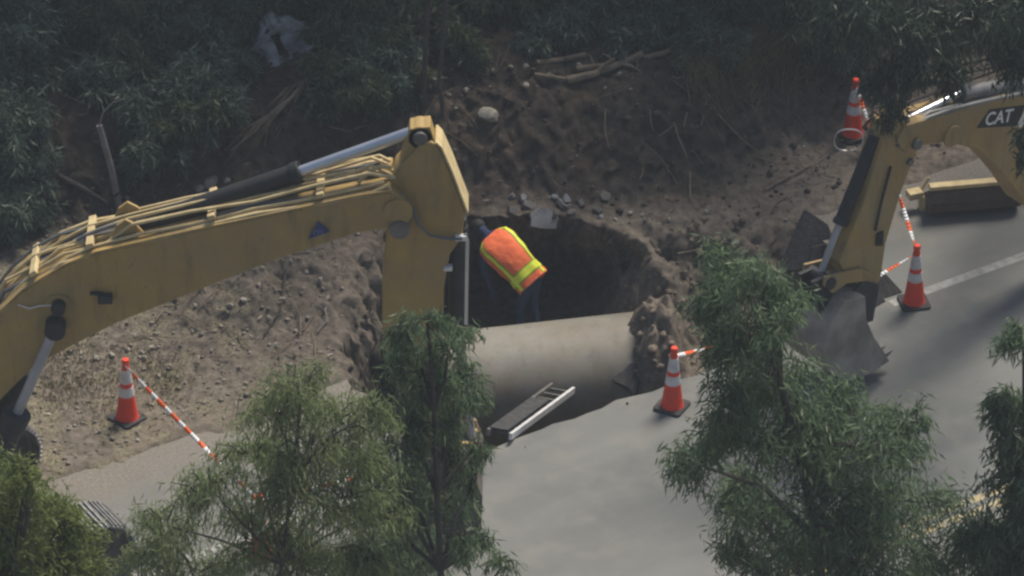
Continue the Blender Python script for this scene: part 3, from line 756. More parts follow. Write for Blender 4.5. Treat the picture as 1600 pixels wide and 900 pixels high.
b = MB(); b.prism([(-8.4, -5.19, 2.15), (-7.05, -5.19, 2.15), (-7.35, -5.19, 3.0), (-8.4, -5.19, 3.0)], (0, .02, 0)); b.prism([(-8.4, -6.16, 2.15), (-7.05, -6.16, 2.15), (-7.35, -6.16, 3.0), (-8.4, -6.16, 3.0)], (0, -.02, 0)); b.build('cab_window', M_GLASS, ex, smooth=False)
b = MB()
for yy in (-6.98, -6.27): b.prism([(-7.7, yy, 2.2), (-6.75, yy, 1.4), (-6.6, yy, 1.8), (-7.0, yy, 2.7)], (0, .05, 0))
b.build('boom_foot_bracket', M_YEL, ex, smooth=False)

# ---- compact excavator at the right
RPn = Plane((4.85, -1.62, 0), R(40))
e2_ = empty('excavator', (8.5, 1.45, 0), 'smaller yellow excavator with black lettered boom badge digging at the road beside the pit', 'excavator')
w2 = .15
st2 = [(1388, 196), (1404, 184), (1424, 190), (1436, 210), (1432, 240), (1408, 300), (1384, 380), (1376, 436), (1366, 452), (1346, 448), (1318, 424), (1312, 410), (1350, 316), (1366, 262)]
b = MB(); b.prism(RPn.pxs(st2, w2), -RPn.n * 2 * w2); b.build('stick', M_YEL_R, e2_, smooth=False, bevel=.012)
bm2 = [(1402, 222), (1418, 196), (1444, 188), (1480, 178), (1530, 163), (1575, 152), (1625, 150), (1662, 170), (1690, 220), (1720, 300), (1748, 392), (1735, 420), (1705, 418), (1650, 352), (1604, 322), (1578, 284), (1556, 258), (1530, 234), (1480, 222), (1440, 228), (1416, 240)]
wb = .20
b = MB(); b.prism(RPn.pxs(bm2, wb), -RPn.n * 2 * wb); b.build('boom', M_YEL_R, e2_, smooth=False, bevel=.015)
b = MB(); bd = RPn.pxs([(1526, 200), (1546, 171), (1602, 164), (1589, 197)], wb + .004); b.prism(bd, -RPn.n * .003); b.build('boom_badge', M_RUB, e2_, smooth=False)
b = MB(); bd = RPn.pxs([(1588, 199), (1596, 199), (1614, 163), (1606, 163)], wb + .005); b.prism(bd, -RPn.n * .003); b.build('badge_stripe', M_WHITE, e2_, smooth=False)
pc = RPn.px(1562, 183, wb + .007); px_ = RPn.px(1577, 180, wb + .007) - RPn.px(1547, 185, wb + .007); px_ /= np.linalg.norm(px_)
pz_ = RPn.px(1564, 173, wb + .007) - RPn.px(1561, 193, wb + .007); pz_ /= np.linalg.norm(pz_)
text_mesh('badge_lettering', 'CAT', M_WHITE, e2_, pc, px_, pz_, .19, 1.0, 0.12)
b = MB(); p = RPn.px(1487, 212, wb); b.tube([p - RPn.n * .01, p + RPn.n * .03], .15, 24); b.build('boss_plate', M_YEL_R, e2_, bevel=.008)
b = MB(); pin(b, RPn.px(1413, 214), RPn.n, .26, .075); b.build('stick_pin', M_STEEL, e2_)
b = MB(); pin(b, RPn.px(1408, 245), RPn.n, .19, .05); b.build('stick_pin', M_STEEL, e2_)
# stick cylinder above the boom
a0, a1, a2 = RPn.px(1400, 172), RPn.px(1500, 146), RPn.px(1640, 124)
b = MB(); b.tube([a1, a2], .10, 20); b.tube([a1, a1 + (a2 - a1) * .06], .115, 20); b.build('stick_cylinder_barrel', M_GREY, e2_, bevel=.006)
b = MB(); b.tube([RPn.px(1404, 192), a1], .045, 14); b.build('stick_cylinder_rod', M_CHROME, e2_)
for k, (pts, r_) in enumerate((([(1402, 232), (1425, 202), (1450, 186), (1490, 172), (1540, 160), (1600, 148)], .03), ([(1396, 236), (1420, 198), (1452, 178), (1500, 166), (1560, 152), (1610, 142)], .026), ([(1415, 218), (1440, 200), (1478, 190), (1505, 176)], .022))):
    b = MB(); b.tube([RPn.px(u, v, wb - .03 - .08 * k) + np.array([0, 0, .02]) for u, v in pts], r_, 8); b.build('hydraulic_hose', M_GREY if k < 2 else M_ALU, e2_)
# bucket cylinder on the left flank of the stick
k0, k1, k2 = RPn.px(1368, 212), RPn.px(1312, 350), RPn.px(1280, 432)
b = MB(); b.tube([k0, k1], .085, 20); b.tube([k1 - (k1 - k0) * .06, k1], .1, 20); b.build('bucket_cylinder_barrel', M_RUB, e2_, bevel=.006)
b = MB(); b.tube([k1, k2], .043, 14); b.build('bucket_cylinder_rod', M_DULLROD, e2_)
b = MB(); pin(b, k2, RPn.n, .24, .085); b.build('linkage_pin', M_BLACK, e2_, bevel=.008)
for sgn in (-1, 1):
    b = MB(); b.prism(RPn.pxn([(1286, 446), (1288, 432), (1312, 426), (1344, 419), (1358, 424), (1356, 438), (1322, 442), (1300, 458)], sgn * .19 + .02, .19), -RPn.n * .04); b.build('bucket_linkage', M_YEL_R, e2_, smooth=False, bevel=.008)
for sgn in (-1, 1):
    b = MB(); b.prism(RPn.pxn([(1268, 440), (1290, 430), (1308, 470), (1316, 506), (1296, 516), (1276, 480)], sgn * .12 + .03, .12), -RPn.n * .06); b.build('bucket_link', M_BLACK, e2_, smooth=False, bevel=.008)
bucket(RPn, e2_, [(1350, 462), (1318, 470), (1294, 508), (1284, 545), (1292, 580), (1318, 594), (1356, 584), (1388, 563), (1378, 546), (1364, 526), (1352, 498)], 7, .34, M_DUSTY, 4, .22, th=.05)
for sgn in (-1, 1):
    b = MB(); b.prism(RPn.pxn([(1346, 438), (1372, 444), (1362, 500), (1304, 520), (1290, 505)], sgn * .17 + .03, .17), -RPn.n * .05); b.build('bucket_ear', M_BLACK, e2_, smooth=False, bevel=.008)
b = MB()
b.tube([RPn.px(1392, 260, .17), RPn.px(1376, 320, .19), RPn.px(1368, 360, .17)], .018, 8); b.build('hydraulic_hose', M_RUB, e2_)
b = MB(); b.box(RPn.px(1374, 372, .16), (.1, .1, .18)); b.build('line_clamp', M_BLACK, e2_, bevel=.01)
crawler(e2_, (9.0, 1.9, .02), R(40), 1.45, .65, 1.8, .45, .14)
rz = Matrix.Rotation(R(40), 3, 'Z')
def rb(mb, a, n_, z, size): mb.box(np.array([8.75, 1.68, z]) + RPn.d * a + RPn.n * n_, size, rot=rz)
b = MB(); rb(b, .25, 0, .45, (1.2, 1.3, .4)); b.build('undercarriage', M_BLACK, e2_, smooth=False, bevel=.03)
b = MB(); rb(b, .9, 0, 1.0, (2.2, 2.1, .6)); b.build('house', M_YEL_R, e2_, smooth=False, bevel=.08)
b = MB(); rb(b, .5, -.55, 1.95, (1.4, .9, 1.3)); b.build('cab', M_YEL_R, e2_, smooth=False, bevel=.08)
b = MB(); rb(b, .5, -.09, 2.1, (1.1, .03, .8)); rb(b, -.205, -.55, 2.1, (.03, .7, .8)); b.build('cab_window', M_GLASS, e2_, smooth=False)
b = MB(); b.tube([np.array([8.0, 1.0, 1.05]), RPn.px(1640, 280)], .07, 14); b.build('boom_cylinder', M_BLACK, e2_)

# ---- loader bucket lying on the road behind
lb = empty('loader_bucket', Pz(1512, 330, 0), 'low brown loader bucket with pale top edge on the road under the small boom', 'loader bucket')
c = Pz(1516, 322, 0); an = R(9); dx = np.array([math.cos(an), math.sin(an), 0]); dyv = -np.array([-math.sin(an), math.cos(an), 0]); hw = .60
prof = [(-.36, .02), (-.28, .02), (.12, .03), (.26, .10), (.30, .24), (.24, .38), (.18, .42)]
b = MB()
for (p_, q_) in zip(prof[:-1], prof[1:]):
    pa = c + dyv * p_[0] + np.array([0, 0, p_[1]]) - dx * hw; pb = c + dyv * q_[0] + np.array([0, 0, q_[1]]) - dx * hw
    nn = np.array([0, 0, .03])
    b.prism([pa, pb, pb + nn, pa + nn], dx * 2 * hw)
b.build('bucket_shell', M_RUSTB, lb, smooth=False)
for sgn in (-1, 1):
    b = MB(); b.prism([c + dyv * p_[0] + np.array([0, 0, p_[1] + .002]) + dx * (hw * sgn) for p_ in prof], dx * .035 * sgn); b.build('side_plate', M_RUSTB, lb, smooth=False)
b = MB(); b.box(c + dyv * .18 + np.array([0, 0, .475]), (2 * hw + .06, .13, .06), rot=Matrix.Rotation(an, 3, 'Z')); b.build('top_edge', M_HOSE_Y, lb, smooth=False, bevel=.01)
b = MB(); b.box(c - dx * (hw + .18) + np.array([0, .05, .24]), (.2, .16, .10), rot=Matrix.Rotation(R(20), 3, 'Z')); b.tube([c - dx * (hw + .1) + np.array([0, .1, .25]), c - dx * (hw - .02) + np.array([0, .15, .42])], .025, 8); b.box(c - dx * (hw + .05) + np.array([0, .03, .11]), (.12, .12, .22)); b.build('hitch_bracket', M_HOSE_Y, lb, smooth=False, bevel=.01)

# ------------------------------------------------------------------ aluminium plank bridging rim and pipe
A = np.array([*Pz(784, 680, .03)[:2], .05]); Bp = np.array([.70, -.98, -.93]); dv = (Bp - A); Lk = np.linalg.norm(dv); dv /= Lk
A = A - dv * .12
sv = np.cross(dv, [0, 0, 1]); sv /= np.linalg.norm(sv); uv = np.cross(sv, dv)
rt = empty('ladder', A, 'short metal ladder with bright rails leaning from the pavement rim down to the concrete pipe', 'ladder')
Rm = np.stack([dv, sv, uv], 1)
for sgn in (-1, 1):
    b = MB(); b.box(A + dv * Lk / 2 + sv * .15 * sgn + uv * .02, (Lk, .045, .09), rot=Rm); b.build('rail', M_ALU if sgn > 0 else M_STEEL, rt, smooth=False, bevel=.006)
for k in range(10):
    b = MB(); c_ = A + dv * (Lk * (k + .5) / 10); b.tube([c_ - sv * .13 + uv * .02, c_ + sv * .13 + uv * .02], .018, 8); b.build('rung', M_STEEL, rt)
b = MB(); b.box(A + dv * Lk * .34 - sv * .03 + uv * .075, (Lk * .64, .24, .018), rot=Rm); b.build('dark_board', M_SLABE, rt, smooth=False)

# ------------------------------------------------------------------ worker bending in the pit
hip = np.array([*Py(832, 446, .55)]); hip = Py(829, 438, .55)
sho = Py(768, 372, .92)
pr_ = empty('person', (hip[0] + .02, hip[1], hip[2] - .9), 'worker in orange vest with lime bands bending over inside the dark pit', 'person')
axs = sho - hip; TL = np.linalg.norm(axs); axs /= TL
back = -FWD - axs * np.dot(-FWD, axs); back /= np.linalg.norm(back)      # the back faces roughly up to the sky/camera
back = back + np.array([0.05, 0, .3]); back -= axs * np.dot(back, axs); back /= np.linalg.norm(back)
lat = np.cross(axs, back)
neck = sho + axs * .06 - back * .05; head = neck + axs * .16 - back * .12
def body_mesh():
    J = []; E = []; Rr = []
    def j(p, r, par=None):
        J.append(np.array(p)); Rr.append(r)
        if par is not None: E.append((par, len(J) - 1))
        return len(J) - 1
    pel = j(hip, .15); ab = j(hip + axs * .2, .145, pel); ch = j(hip + axs * .42, .16, ab); up = j(sho - axs * .04, .13, ch); nk = j(neck, .06, up); hd = j(neck + (head - neck) * .75, .075, nk); ht = j(head + (head - neck) * .35, .085, hd)
    fz = hip[2] - .88
    for sgn in (-1, 1):
        hj = j(hip + lat * .10 * sgn - np.array([0, 0, .06]), .10, pel)
        kn = j(hip + lat * .13 * sgn + np.array([-.06, .10, -.46]), .065, hj)
        an_ = j(np.array([hip[0] + lat[0] * .14 * sgn - .02, hip[1] + lat[1] * .14 * sgn, fz + .08]), .045, kn)
        j(np.array([hip[0] + lat[0] * .14 * sgn - .14, hip[1] + lat[1] * .14 * sgn + .12, fz + .04]), .04, an_)
        sh = j(sho + lat * .19 * sgn - axs * .05 - back * .02, .07, up)
        if sgn > 0: el_, wr = sho + lat * .24 - back * .28 + np.array([-.02, 0, -.06]), sho + lat * .12 - back * .50 + np.array([-.05, .05, -.1])
        else: el_, wr = sho + lat * .26 * sgn - back * .24 + np.array([-.06, -.05, -.10]), sho + lat * .18 * sgn - back * .46 + np.array([-.12, -.05, -.16])
        if (sho + lat * .19 * sgn)[0] * 118 + (sho + lat * .19 * sgn)[2] * 99 < sho[0] * 118 + sho[2] * 99: el_, wr = Py(756, 424, .70), Py(768, 452, .62)
        e_ = j(el_, .05, sh); w_ = j(wr, .032, e_)
        hv = (wr - el_) / np.linalg.norm(wr - el_); pm = j(wr + hv * .07, .035, w_)
        sd_ = np.cross(hv, back); sd_ /= np.linalg.norm(sd_)
        for k in range(4):
            f1 = j(wr + hv * (.11) + sd_ * (.03 * (k - 1.5) / 1.5), .0095, pm); j(wr + hv * (.165 - .01 * abs(k - 1.3)) + sd_ * (.034 * (k - 1.5) / 1.5) - back * .02, .008, f1)
        t1 = j(wr + hv * .05 + sd_ * .05, .011, pm); j(wr + hv * .10 + sd_ * .065 - back * .015, .009, t1)
    off = np.array(pr_['_wo'])
    me = bpy.data.meshes.new('body'); me.from_pydata([tuple(p - off) for p in J], E, [])
    o = bpy.data.objects.new('body', me); col.objects.link(o); o.parent = pr_
    s = o.modifiers.new('skin', 'SKIN'); 
    if not me.skin_vertices: 
        bpy.context.view_layer.objects.active = o
    lay = me.skin_vertices[0].data if me.skin_vertices else None
    if lay:
        for i, r in enumerate(Rr): lay[i].radius = (r, r)
        lay[0].use_root = True
    sb = o.modifiers.new('sub', 'SUBSURF'); sb.levels = 1; sb.render_levels = 2
    me.materials.append(M_JEAN); return o
body_mesh()
def torso_surface(a, th, grow=0.0):                 # a 0 hem .. 1 shoulder
    wv = np.interp(a, [0, .25, .6, .85, 1.0, 1.08], [.225, .215, .245, .26, .24, .12]) + grow
    dp = np.interp(a, [0, .25, .6, .85, 1.0, 1.08], [.17, .17, .19, .175, .14, .06]) + grow
    ce = hip + axs * (-.04 + a * (TL + .02)) + back * (.045 * math.sin(math.pi * min(a, 1)))
    fold = 1 + (.030 * math.sin(7 * th + 6 * a) + .022 * math.sin(13 * th - 9 * a)) * (1.1 - a) + .012 * math.sin(23 * a + 3 * th)
    return ce + (lat * wv * math.copysign(abs(math.cos(th)) ** .68, math.cos(th)) + back * dp * math.copysign(abs(math.sin(th)) ** .68, math.sin(th))) * fold
def patch(name, a0, a1, t0, t1, na, ntt, m, grow, par, closed=False):
    vs = []; fs = []
    for i in range(na + 1):
        for k in range(ntt + (0 if closed else 1)):
            vs.append(torso_surface(a0 + (a1 - a0) * i / na, t0 + (t1 - t0) * k / ntt, grow))
    wdt = ntt if closed else ntt + 1
    for i in range(na):
        for k in range(ntt):
            k2 = (k + 1) % wdt; fs.append((i * wdt + k, i * wdt + k2, (i + 1) * wdt + k2, (i + 1) * wdt + k))
    b = MB(); b.add(vs, fs)
    off = np.array(pr_['_wo']); b.v = [tuple(np.array(p) - off) for p in b.v]
    o = b.build(name, m, None, ang=80); o.parent = par; return o
vest = patch('vest', -.02, 1.08, 0, 2 * math.pi, 18, 36, M_ORV, .012, pr_, True)
patch('waist_band', .12, .25, 0, 2 * math.pi, 3, 36, M_YLV, .017, vest, True)
patch('waist_band_trim', .095, .275, 0, 2 * math.pi, 3, 36, M_LIMED, .0145, vest, True)
for c_ in (.66, math.pi - .66):
    patch('shoulder_band', .0, 1.06, c_ - .16, c_ + .16, 16, 4, M_YLV, .0175, vest)
    patch('shoulder_band_trim', -.01, 1.06, c_ - .24, c_ + .24, 16, 4, M_LIMED, .015, vest)
bmh = bmesh.new(); bmesh.ops.create_icosphere(bmh, subdivisions=3, radius=.118)
off = np.array(pr_['_wo'])
for v_ in bmh.verts: v_.co = Vector(np.array(v_.co) * np.array([.92, .92, 1.02]) + head + (head - neck) * .18 - off)
me = bpy.data.meshes.new('cap'); bmh.to_mesh(me); bmh.free(); me.materials.append(M_HAIR); me.polygons.foreach_set('use_smooth', [True] * len(me.polygons))
o = bpy.data.objects.new('cap', me); col.objects.link(o); o.parent = pr_

# ------------------------------------------------------------------ stones, slabs, debris
def rock_mesh(name, seed, m, sub=2, sq=(1, 1, .7), rough=.25, facet=False):
    r = np.random.default_rng(seed); bmx = bmesh.new(); bmesh.ops.create_icosphere(bmx, subdivisions=sub, radius=1)
    dirs = r.normal(size=(9, 3)); dirs /= np.linalg.norm(dirs, axis=1)[:, None]; ds = r.uniform(.55, .95, 9)
    for v_ in bmx.verts:
        p = np.array(v_.co)
        for d_, h_ in zip(dirs, ds):
            k = p @ d_
            if k > h_: p = p - d_ * (k - h_) * .85
        p = p * (1 + r.normal() * rough * .12); v_.co = Vector(p * np.array(sq))
    me = bpy.data.meshes.new(name); bmx.to_mesh(me); bmx.free(); me.materials.append(m)
    if not facet: me.polygons.foreach_set('use_smooth', [True] * len(me.polygons)); me.set_sharp_from_angle(angle=R(28))
    return me
def put(name, me, loc, s, rot=None, label=None, cat=None, group=None):
    o = bpy.data.objects.new(name, me); col.objects.link(o); o.location = tuple(map(float, loc)); o.scale = (s, s, s) if np.isscalar(s) else s
    o.rotation_euler = rot if rot is not None else (random.random() * 6, random.random() * 6, random.random() * 6)
    return tag(o, label, cat, group)
pale = [rock_mesh('stone', 10 + k, M_STONE) for k in range(5)]
clod = [rock_mesh('clod', 30 + k, M_ROCKD, 2, (1, .9, .75), .5, True) for k in range(5)]
chunk = [rock_mesh('chunk', 50 + k, M_CHUNK, 2, (1, .7, .3), .2, True) for k in range(4)]
p = G(764, 190); put('boulder', pale[0], p + (0, 0, .08), (.17, .14, .15), (0.2, .3, .5), 'pale rounded boulder lying on the dark bank above the pit', 'boulder')
# pale stones that can be told apart
st_px = [(702, 150, 6), (728, 142, 6), (712, 172, 5), (770, 112, 5), (798, 106, 5), (822, 107, 6), (834, 110, 4), (868, 86, 6), (822, 136, 8), (905, 103, 5), (968, 119, 7), (985, 140, 4), (945, 140, 4), (858, 118, 5), (560, 95, 9), (330, 290, 14), (312, 296, 9), (355, 286, 8), (322, 228, 5), (985, 335, 6), (1003, 338, 4), (962, 345, 5), (1045, 345, 5), (1104, 335, 6), (1255, 232, 5), (1190, 275, 4), (1276, 262, 4), (1228, 345, 4)]
for k, (u, v, r_) in enumerate(st_px):
    p = G(u, v); put('stone', pale[k % 5], p + (0, 0, .01), r_ / 118 * random.uniform(.8, 1.1), None, 'small pale stone among the dark litter of the bank behind the pit', 'stone', 'pale stones on the dark bank')
st2_px = [(225, 600, 5), (200, 548, 5), (150, 562, 8), (175, 556, 8), (237, 545, 6), (222, 552, 7), (225, 562, 6), (300, 520, 5), (345, 512, 5), (410, 422, 5), (405, 448, 4), (380, 470, 7), (360, 480, 6), (455, 412, 5), (478, 428, 6), (420, 500, 5), (330, 550, 4), (365, 540, 5), (440, 470, 6), (500, 440, 5), (350, 655, 4), (215, 690, 4), (320, 648, 4), (120, 640, 4), (290, 600, 5), (265, 575, 5), (375, 575, 6), (392, 530, 6), (305, 480, 5), (465, 520, 6), (512, 470, 6), (340, 600, 5), (384, 600, 5), (430, 540, 5)]
for k, (u, v, r_) in enumerate(st2_px):
    p = G(u, v); put('stone', pale[(k * 3) % 5], p + (0, 0, .008), r_ / 118 * random.uniform(.8, 1.2), None, 'pale stone scattered on the dry dirt between the long boom and its cone', 'stone', 'stones on the dry dirt left of the pit')
cl_px = [(1000, 530, 8), (1020, 548, 9), (1005, 505, 7), (985, 500, 6), (1035, 525, 8), (1050, 560, 9), (1032, 575, 8), (1012, 562, 7), (1040, 500, 7), (995, 545, 6), (1048, 540, 7), (1020, 490, 6), (1060, 480, 8), (1045, 458, 7), (1070, 430, 8), (1092, 400, 9), (1030, 455, 6), (1120, 380, 8), (1150, 350, 8), (1080, 360, 9), (1100, 345, 7)]
for k, (u, v, r_) in enumerate(cl_px):
    p = G(u, v); put('dirt_clod', clod[k % 5], p + (0, 0, .02), r_ / 118, None, 'tan dirt clod in the slumped heap over the right end of the pipe', 'clod', 'clods in the slumped dirt heap')
for k, (u, v, s_, rot, lab) in enumerate([(800, 330, (.16, .14, .3), (.7, .9, .1), 'flat grey concrete fragment lying over the lip just above the worker'), (930, 330, (.15, .12, .25), (1.0, .5, 2.2), 'dull grey concrete fragment in the bank right of the cluster above the pit'), (845, 352, (.30, .24, .5), (.9, .2, .3), 'broad blue-grey concrete slab fragment jutting from the pit lip above the worker'), (878, 322, (.22, .2, .35), (.3, 1.1, .8), 'upright grey concrete fragment stuck in the bank above the pit lip'), (905, 318, (.14, .12, .3), (1.2, .3, 1.8), 'small grey concrete fragment beside the upright one above the pit lip'), (826, 322, (.2, .1, .2), (.5, .8, .2), 'thin tilted concrete fragment at the upper end of the broken pit lip')]):
    rr_ = random.Random(k * 7 + 3); ng = (5, 6, 8, 5, 4, 5)[k]; sx = s_[0] * (.85 if k == 2 else .75)
    pl = [(sx * rr_.uniform(.6, 1.1) * math.cos(6.283 * q_ / ng), sx * .75 * rr_.uniform(.5, 1.1) * math.sin(6.283 * q_ / ng)) for q_ in range(ng)]
    b = MB(); b.prism([(x_, y_, 0) for x_, y_ in pl], (0, 0, .07)); p = G(u, v) + np.array([0, 0, -.02])
    o = b.build('concrete_fragment', M_CHUNK if k == 2 else M_CHUNKD, smooth=False, bevel=.008, origin=(0, 0, 0)); o.location = tuple(p); o.rotation_euler = (rot[0], rot[1] * .6, rot[2]); tag(o, lab, 'concrete')
r5 = random.Random(12)
for k in range(9):
    u, v = r5.uniform(790, 1010), r5.uniform(300, 352); ng = r5.choice((5, 6, 7)); sx = r5.uniform(.06, .13)
    pl = [(sx * r5.uniform(.5, 1.1) * math.cos(6.283 * q_ / ng), sx * .8 * r5.uniform(.5, 1.1) * math.sin(6.283 * q_ / ng)) for q_ in range(ng)]
    b = MB(); b.prism([(x_, y_, 0) for x_, y_ in pl], (0, 0, .06)); o = b.build('rubble_piece', M_CHUNK if k % 2 else M_CHUNKD, smooth=False, bevel=.006, origin=(0, 0, 0))
    o.location = tuple(G(u, v) + np.array([0, 0, -.01])); o.rotation_euler = (r5.uniform(.2, 1.3), r5.uniform(-.6, .6), r5.uniform(0, 6)); tag(o, 'small angular piece of broken concrete along the crumbling pit lip', 'rubble', 'rubble pieces along the pit lip')
def slab(u, v, pts, rot, lab, z=0):
    b = MB(); b.prism([(x, y, 0) for x, y in pts], (0, 0, .13)); p = G(u, v)
    o = b.build('asphalt_slab', M_SLABE, smooth=False, bevel=.01, origin=(0, 0, 0)); o.location = tuple(p + np.array([0, 0, z])); o.rotation_euler = rot
    return tag(o, lab, 'asphalt slab')
slab(1262, 398, [(-.45, -.3), (.5, -.35), (.25, .3), (-.05, .5)], (R(58), R(6), R(12)), 'dark triangular broken asphalt slab tipped into the pit behind the small stick', .10)
slab(1362, 468, [(-.3, -.2), (.3, -.25), (.2, .25), (-.2, .2)], (R(50), R(-12), R(40)), 'small dark asphalt slab slipped off the rim beside the white edge line', .05)
slab(982, 596, [(-.26, -.12), (-.1, -.2), (.12, -.17), (.24, -.22), (.2, .02), (.27, .16), (.05, .2), (-.04, .14), (-.2, .22), (-.18, .02)], (R(34), R(16), R(-30)), 'dark slab standing in for the shaded cavity in the slumped dirt by the pipe', .06)  # dark slab added in place of the shaded hollow beside the pipe end

def branch(name, pts, r0, r1, m, lab, cat, twigs=0, seed=0, group=None):
    rt_ = random.Random(seed); pts = [np.array(p, float) for p in pts]
    b = MB(); n = len(pts); b.tube(pts, list(np.linspace(r0, r1, n)), 8)
    for k in range(twigs):
        i = rt_.randrange(1, n); p = pts[i]; d_ = np.array([rt_.gauss(0, 1), rt_.gauss(0, .6), rt_.gauss(.2, .5)]); d_ /= np.linalg.norm(d_); L = rt_.uniform(.15, .4)
        b.tube([p, p + d_ * L * .5 + (0, 0, .02), p + d_ * L + (0, 0, -.03)], [r1 * .9, r1 * .6, r1 * .3], 5)
    return tag(b.build(name, m, origin=pts[0]), lab, cat, group)
def gpts(px, lift=.03): return [G(u, v) + np.array([0, 0, lift]) for u, v in px]
# leaning post and its bent twig
p0 = G(188, 322); p1 = Py(155, 196, p0[1] + .1)
rp2 = empty('leaning_post', p0, 'weathered grey post leaning in the dark undergrowth with a bent twig at its top', 'post')
b = MB(); b.tube([p0 - (0, 0, .1), (p0 + p1) / 2 + (.01, 0, 0), p1], [.05, .046, .042], 9); b.build('post', M_POST, rp2)
b = MB(); b.tube([p1, p1 + (.06, 0, .2), p1 + (.2, 0, .36), p1 + (.36, 0, .42)], [.012, .01, .009, .006], 6); b.build('bent_twig', M_POST, rp2)
# logs and planks on the bank
branch('log', gpts([(838, 104), (880, 98), (915, 92)], .05), .045, .035, M_DEAD, 'short pale broken plank lying at the forest edge on the bank', 'log', 0, 1)
branch('log', gpts([(885, 132), (930, 122), (970, 105), (1005, 90)], .06), .06, .04, M_DEAD, 'long brown fallen log sloping up along the bank top', 'log', 2, 2)
branch('log', gpts([(900, 118), (960, 110), (1040, 92), (1070, 75)], .09), .045, .03, M_DEAD, 'thin brown log lying just behind the long fallen log', 'log', 2, 3)
branch('log', gpts([(835, 122), (865, 126), (895, 130)], .04), .035, .025, M_DEAD, 'small grey branch lying before the logs on the bank', 'branch', 1, 4)
for k, (a_, c_) in enumerate((((757, 122), (770, 82)), ((768, 124), (780, 78)), ((772, 122), (796, 70)))):
    p0 = G(*a_); p1 = Py(c_[0], c_[1], p0[1] + .25)
    branch('dry_stalk', [p0 - (0, 0, .04), (p0 + p1) / 2 + (.02, 0, 0), p1], .010, .006, M_DEAD, 'thin dry stalk standing upright at the forest edge above the boulder', 'stalk', 0, k, 'dry stalks above the boulder')
# dead frond bundle
p0 = G(478, 138)
fr_ = empty('dead_branch', p0, 'dead tan branch with splayed dry fronds hanging down the dark bank', 'branch')
b = MB(); main = [(482, 135), (455, 165), (425, 190), (400, 215), (362, 246)]
mp_ = [G(u, v) + np.array([0, -.05, .14]) for u, v in main]; b.tube(mp_, [.03, .026, .022, .016, .008], 7); b.build('stem', M_DEAD, fr_)
r3 = random.Random(5)
for k in range(22):
    i = r3.choice([0, 0, 1, 1, 2]); a_ = mp_[i]; u, v = main[i]
    tu, tv = u + r3.uniform(-75, 5), v + r3.uniform(25, 95)
    e_ = G(tu, tv) + np.array([0, 0, r3.uniform(.02, .10)]); m_ = (a_ + e_) / 2 + np.array([0, 0, .08])
    b = MB(); b.tube([a_, m_, e_], [.012, .009, .004], 5); b.build('frond', M_DEAD, fr_)
# roots and sticks at the left dirt face
branch('root', [G(447, 425) + (0, 0, .03), G(444, 455) + (0, 0, .06), G(438, 488) + (0, 0, .04), G(428, 508) + (0, 0, .05), G(412, 528) + (0, 0, .03)], .018, .012, M_BARKD, 'dark exposed root curving down the dry dirt face below the boom', 'root', 2, 7)
branch('root', [G(514, 465) + (0, 0, .03), G(508, 490) + (0, 0, .05), G(512, 505) + (0, 0, .05), G(496, 522) + (0, 0, .03)], .014, .009, M_POST, 'pale thin root hooked over the left wall of the pit', 'root', 1, 8)
branch('branch', gpts([(1058, 402), (1085, 400), (1120, 404)], .05), .014, .008, M_DEAD, 'thin pale stick lying on the dirt behind the slumped heap', 'stick', 1, 9)
branch('branch', gpts([(1195, 300), (1230, 282), (1268, 262), (1280, 258)], .04), .016, .010, M_DEAD, 'thin dead branch lying on the tan dirt below the wire hoop', 'stick', 2, 10)
branch('branch', gpts([(1252, 405), (1290, 400), (1330, 405)], .10), .012, .008, M_DEAD, 'thin pale stick lying across the tipped asphalt slab', 'stick', 0, 11)
branch('branch', gpts([(90, 280), (130, 300), (170, 325)], .05), .05, .03, M_BARKD, 'dark fallen limb lying beside the leaning post', 'branch', 2, 12)
# wire hoop in front of the bank cone
pc_ = G(1325, 240) + np.array([0, 0, .20]); b = MB(); loop = []
for k in range(29):
    a = 2 * math.pi * k / 28; loop.append(pc_ + np.array([.20 * math.cos(a), -.06 * math.sin(a), .22 * math.sin(a)]) + np.array([0, 0, .01 * math.sin(3 * a)]))
b.tube(loop, .012, 7, cap=False)
tag(b.build('wire_hoop', M_ALU, origin=pc_ - (0, 0, .2)), 'pale round wire hoop standing on the bank before the top cone', 'hoop')
# dirty white plastic sheet at the top left
p0 = G(440, 110); r3 = np.random.default_rng(4)
gu, gv = np.meshgrid(np.linspace(0, 1, 26), np.linspace(0, 1, 20), indexing='ij')
base = np.array([Py(398 + 92 * a + 8 * math.sin(9 * c_), 112 - 78 * c_ - 10 * math.sin(5 * a), 5.0 if False else p0[1] + .1 + .35 * c_) for a, c_ in zip(gu.ravel(), gv.ravel())])
base[:, 1] += .16 * fbm(gu.ravel() * 6, gv.ravel() * 5, 3); base[:, 2] += .10 * fbm(gu.ravel() * 5 + 9, gv.ravel() * 6, 3)
keep = lambda a, c_: vnoise(np.array([a * 5 + 2]), np.array([c_ * 4 + 8]))[0] > .30 or c_ > .8
qs = []
for i in range(25):
    for j in range(19):
        if keep(i / 25, j / 19): qs.append((i * 20 + j, (i + 1) * 20 + j, (i + 1) * 20 + j + 1, i * 20 + j + 1))
o = np_mesh('plastic_sheet', base, qs, M_WSHEET, off=p0, smooth=True); o.location = tuple(p0); s_ = o.modifiers.new('t', 'SOLIDIFY'); s_.thickness = .006
tag(o, 'crumpled dirty white plastic sheet caught in the dark undergrowth', 'plastic sheet')

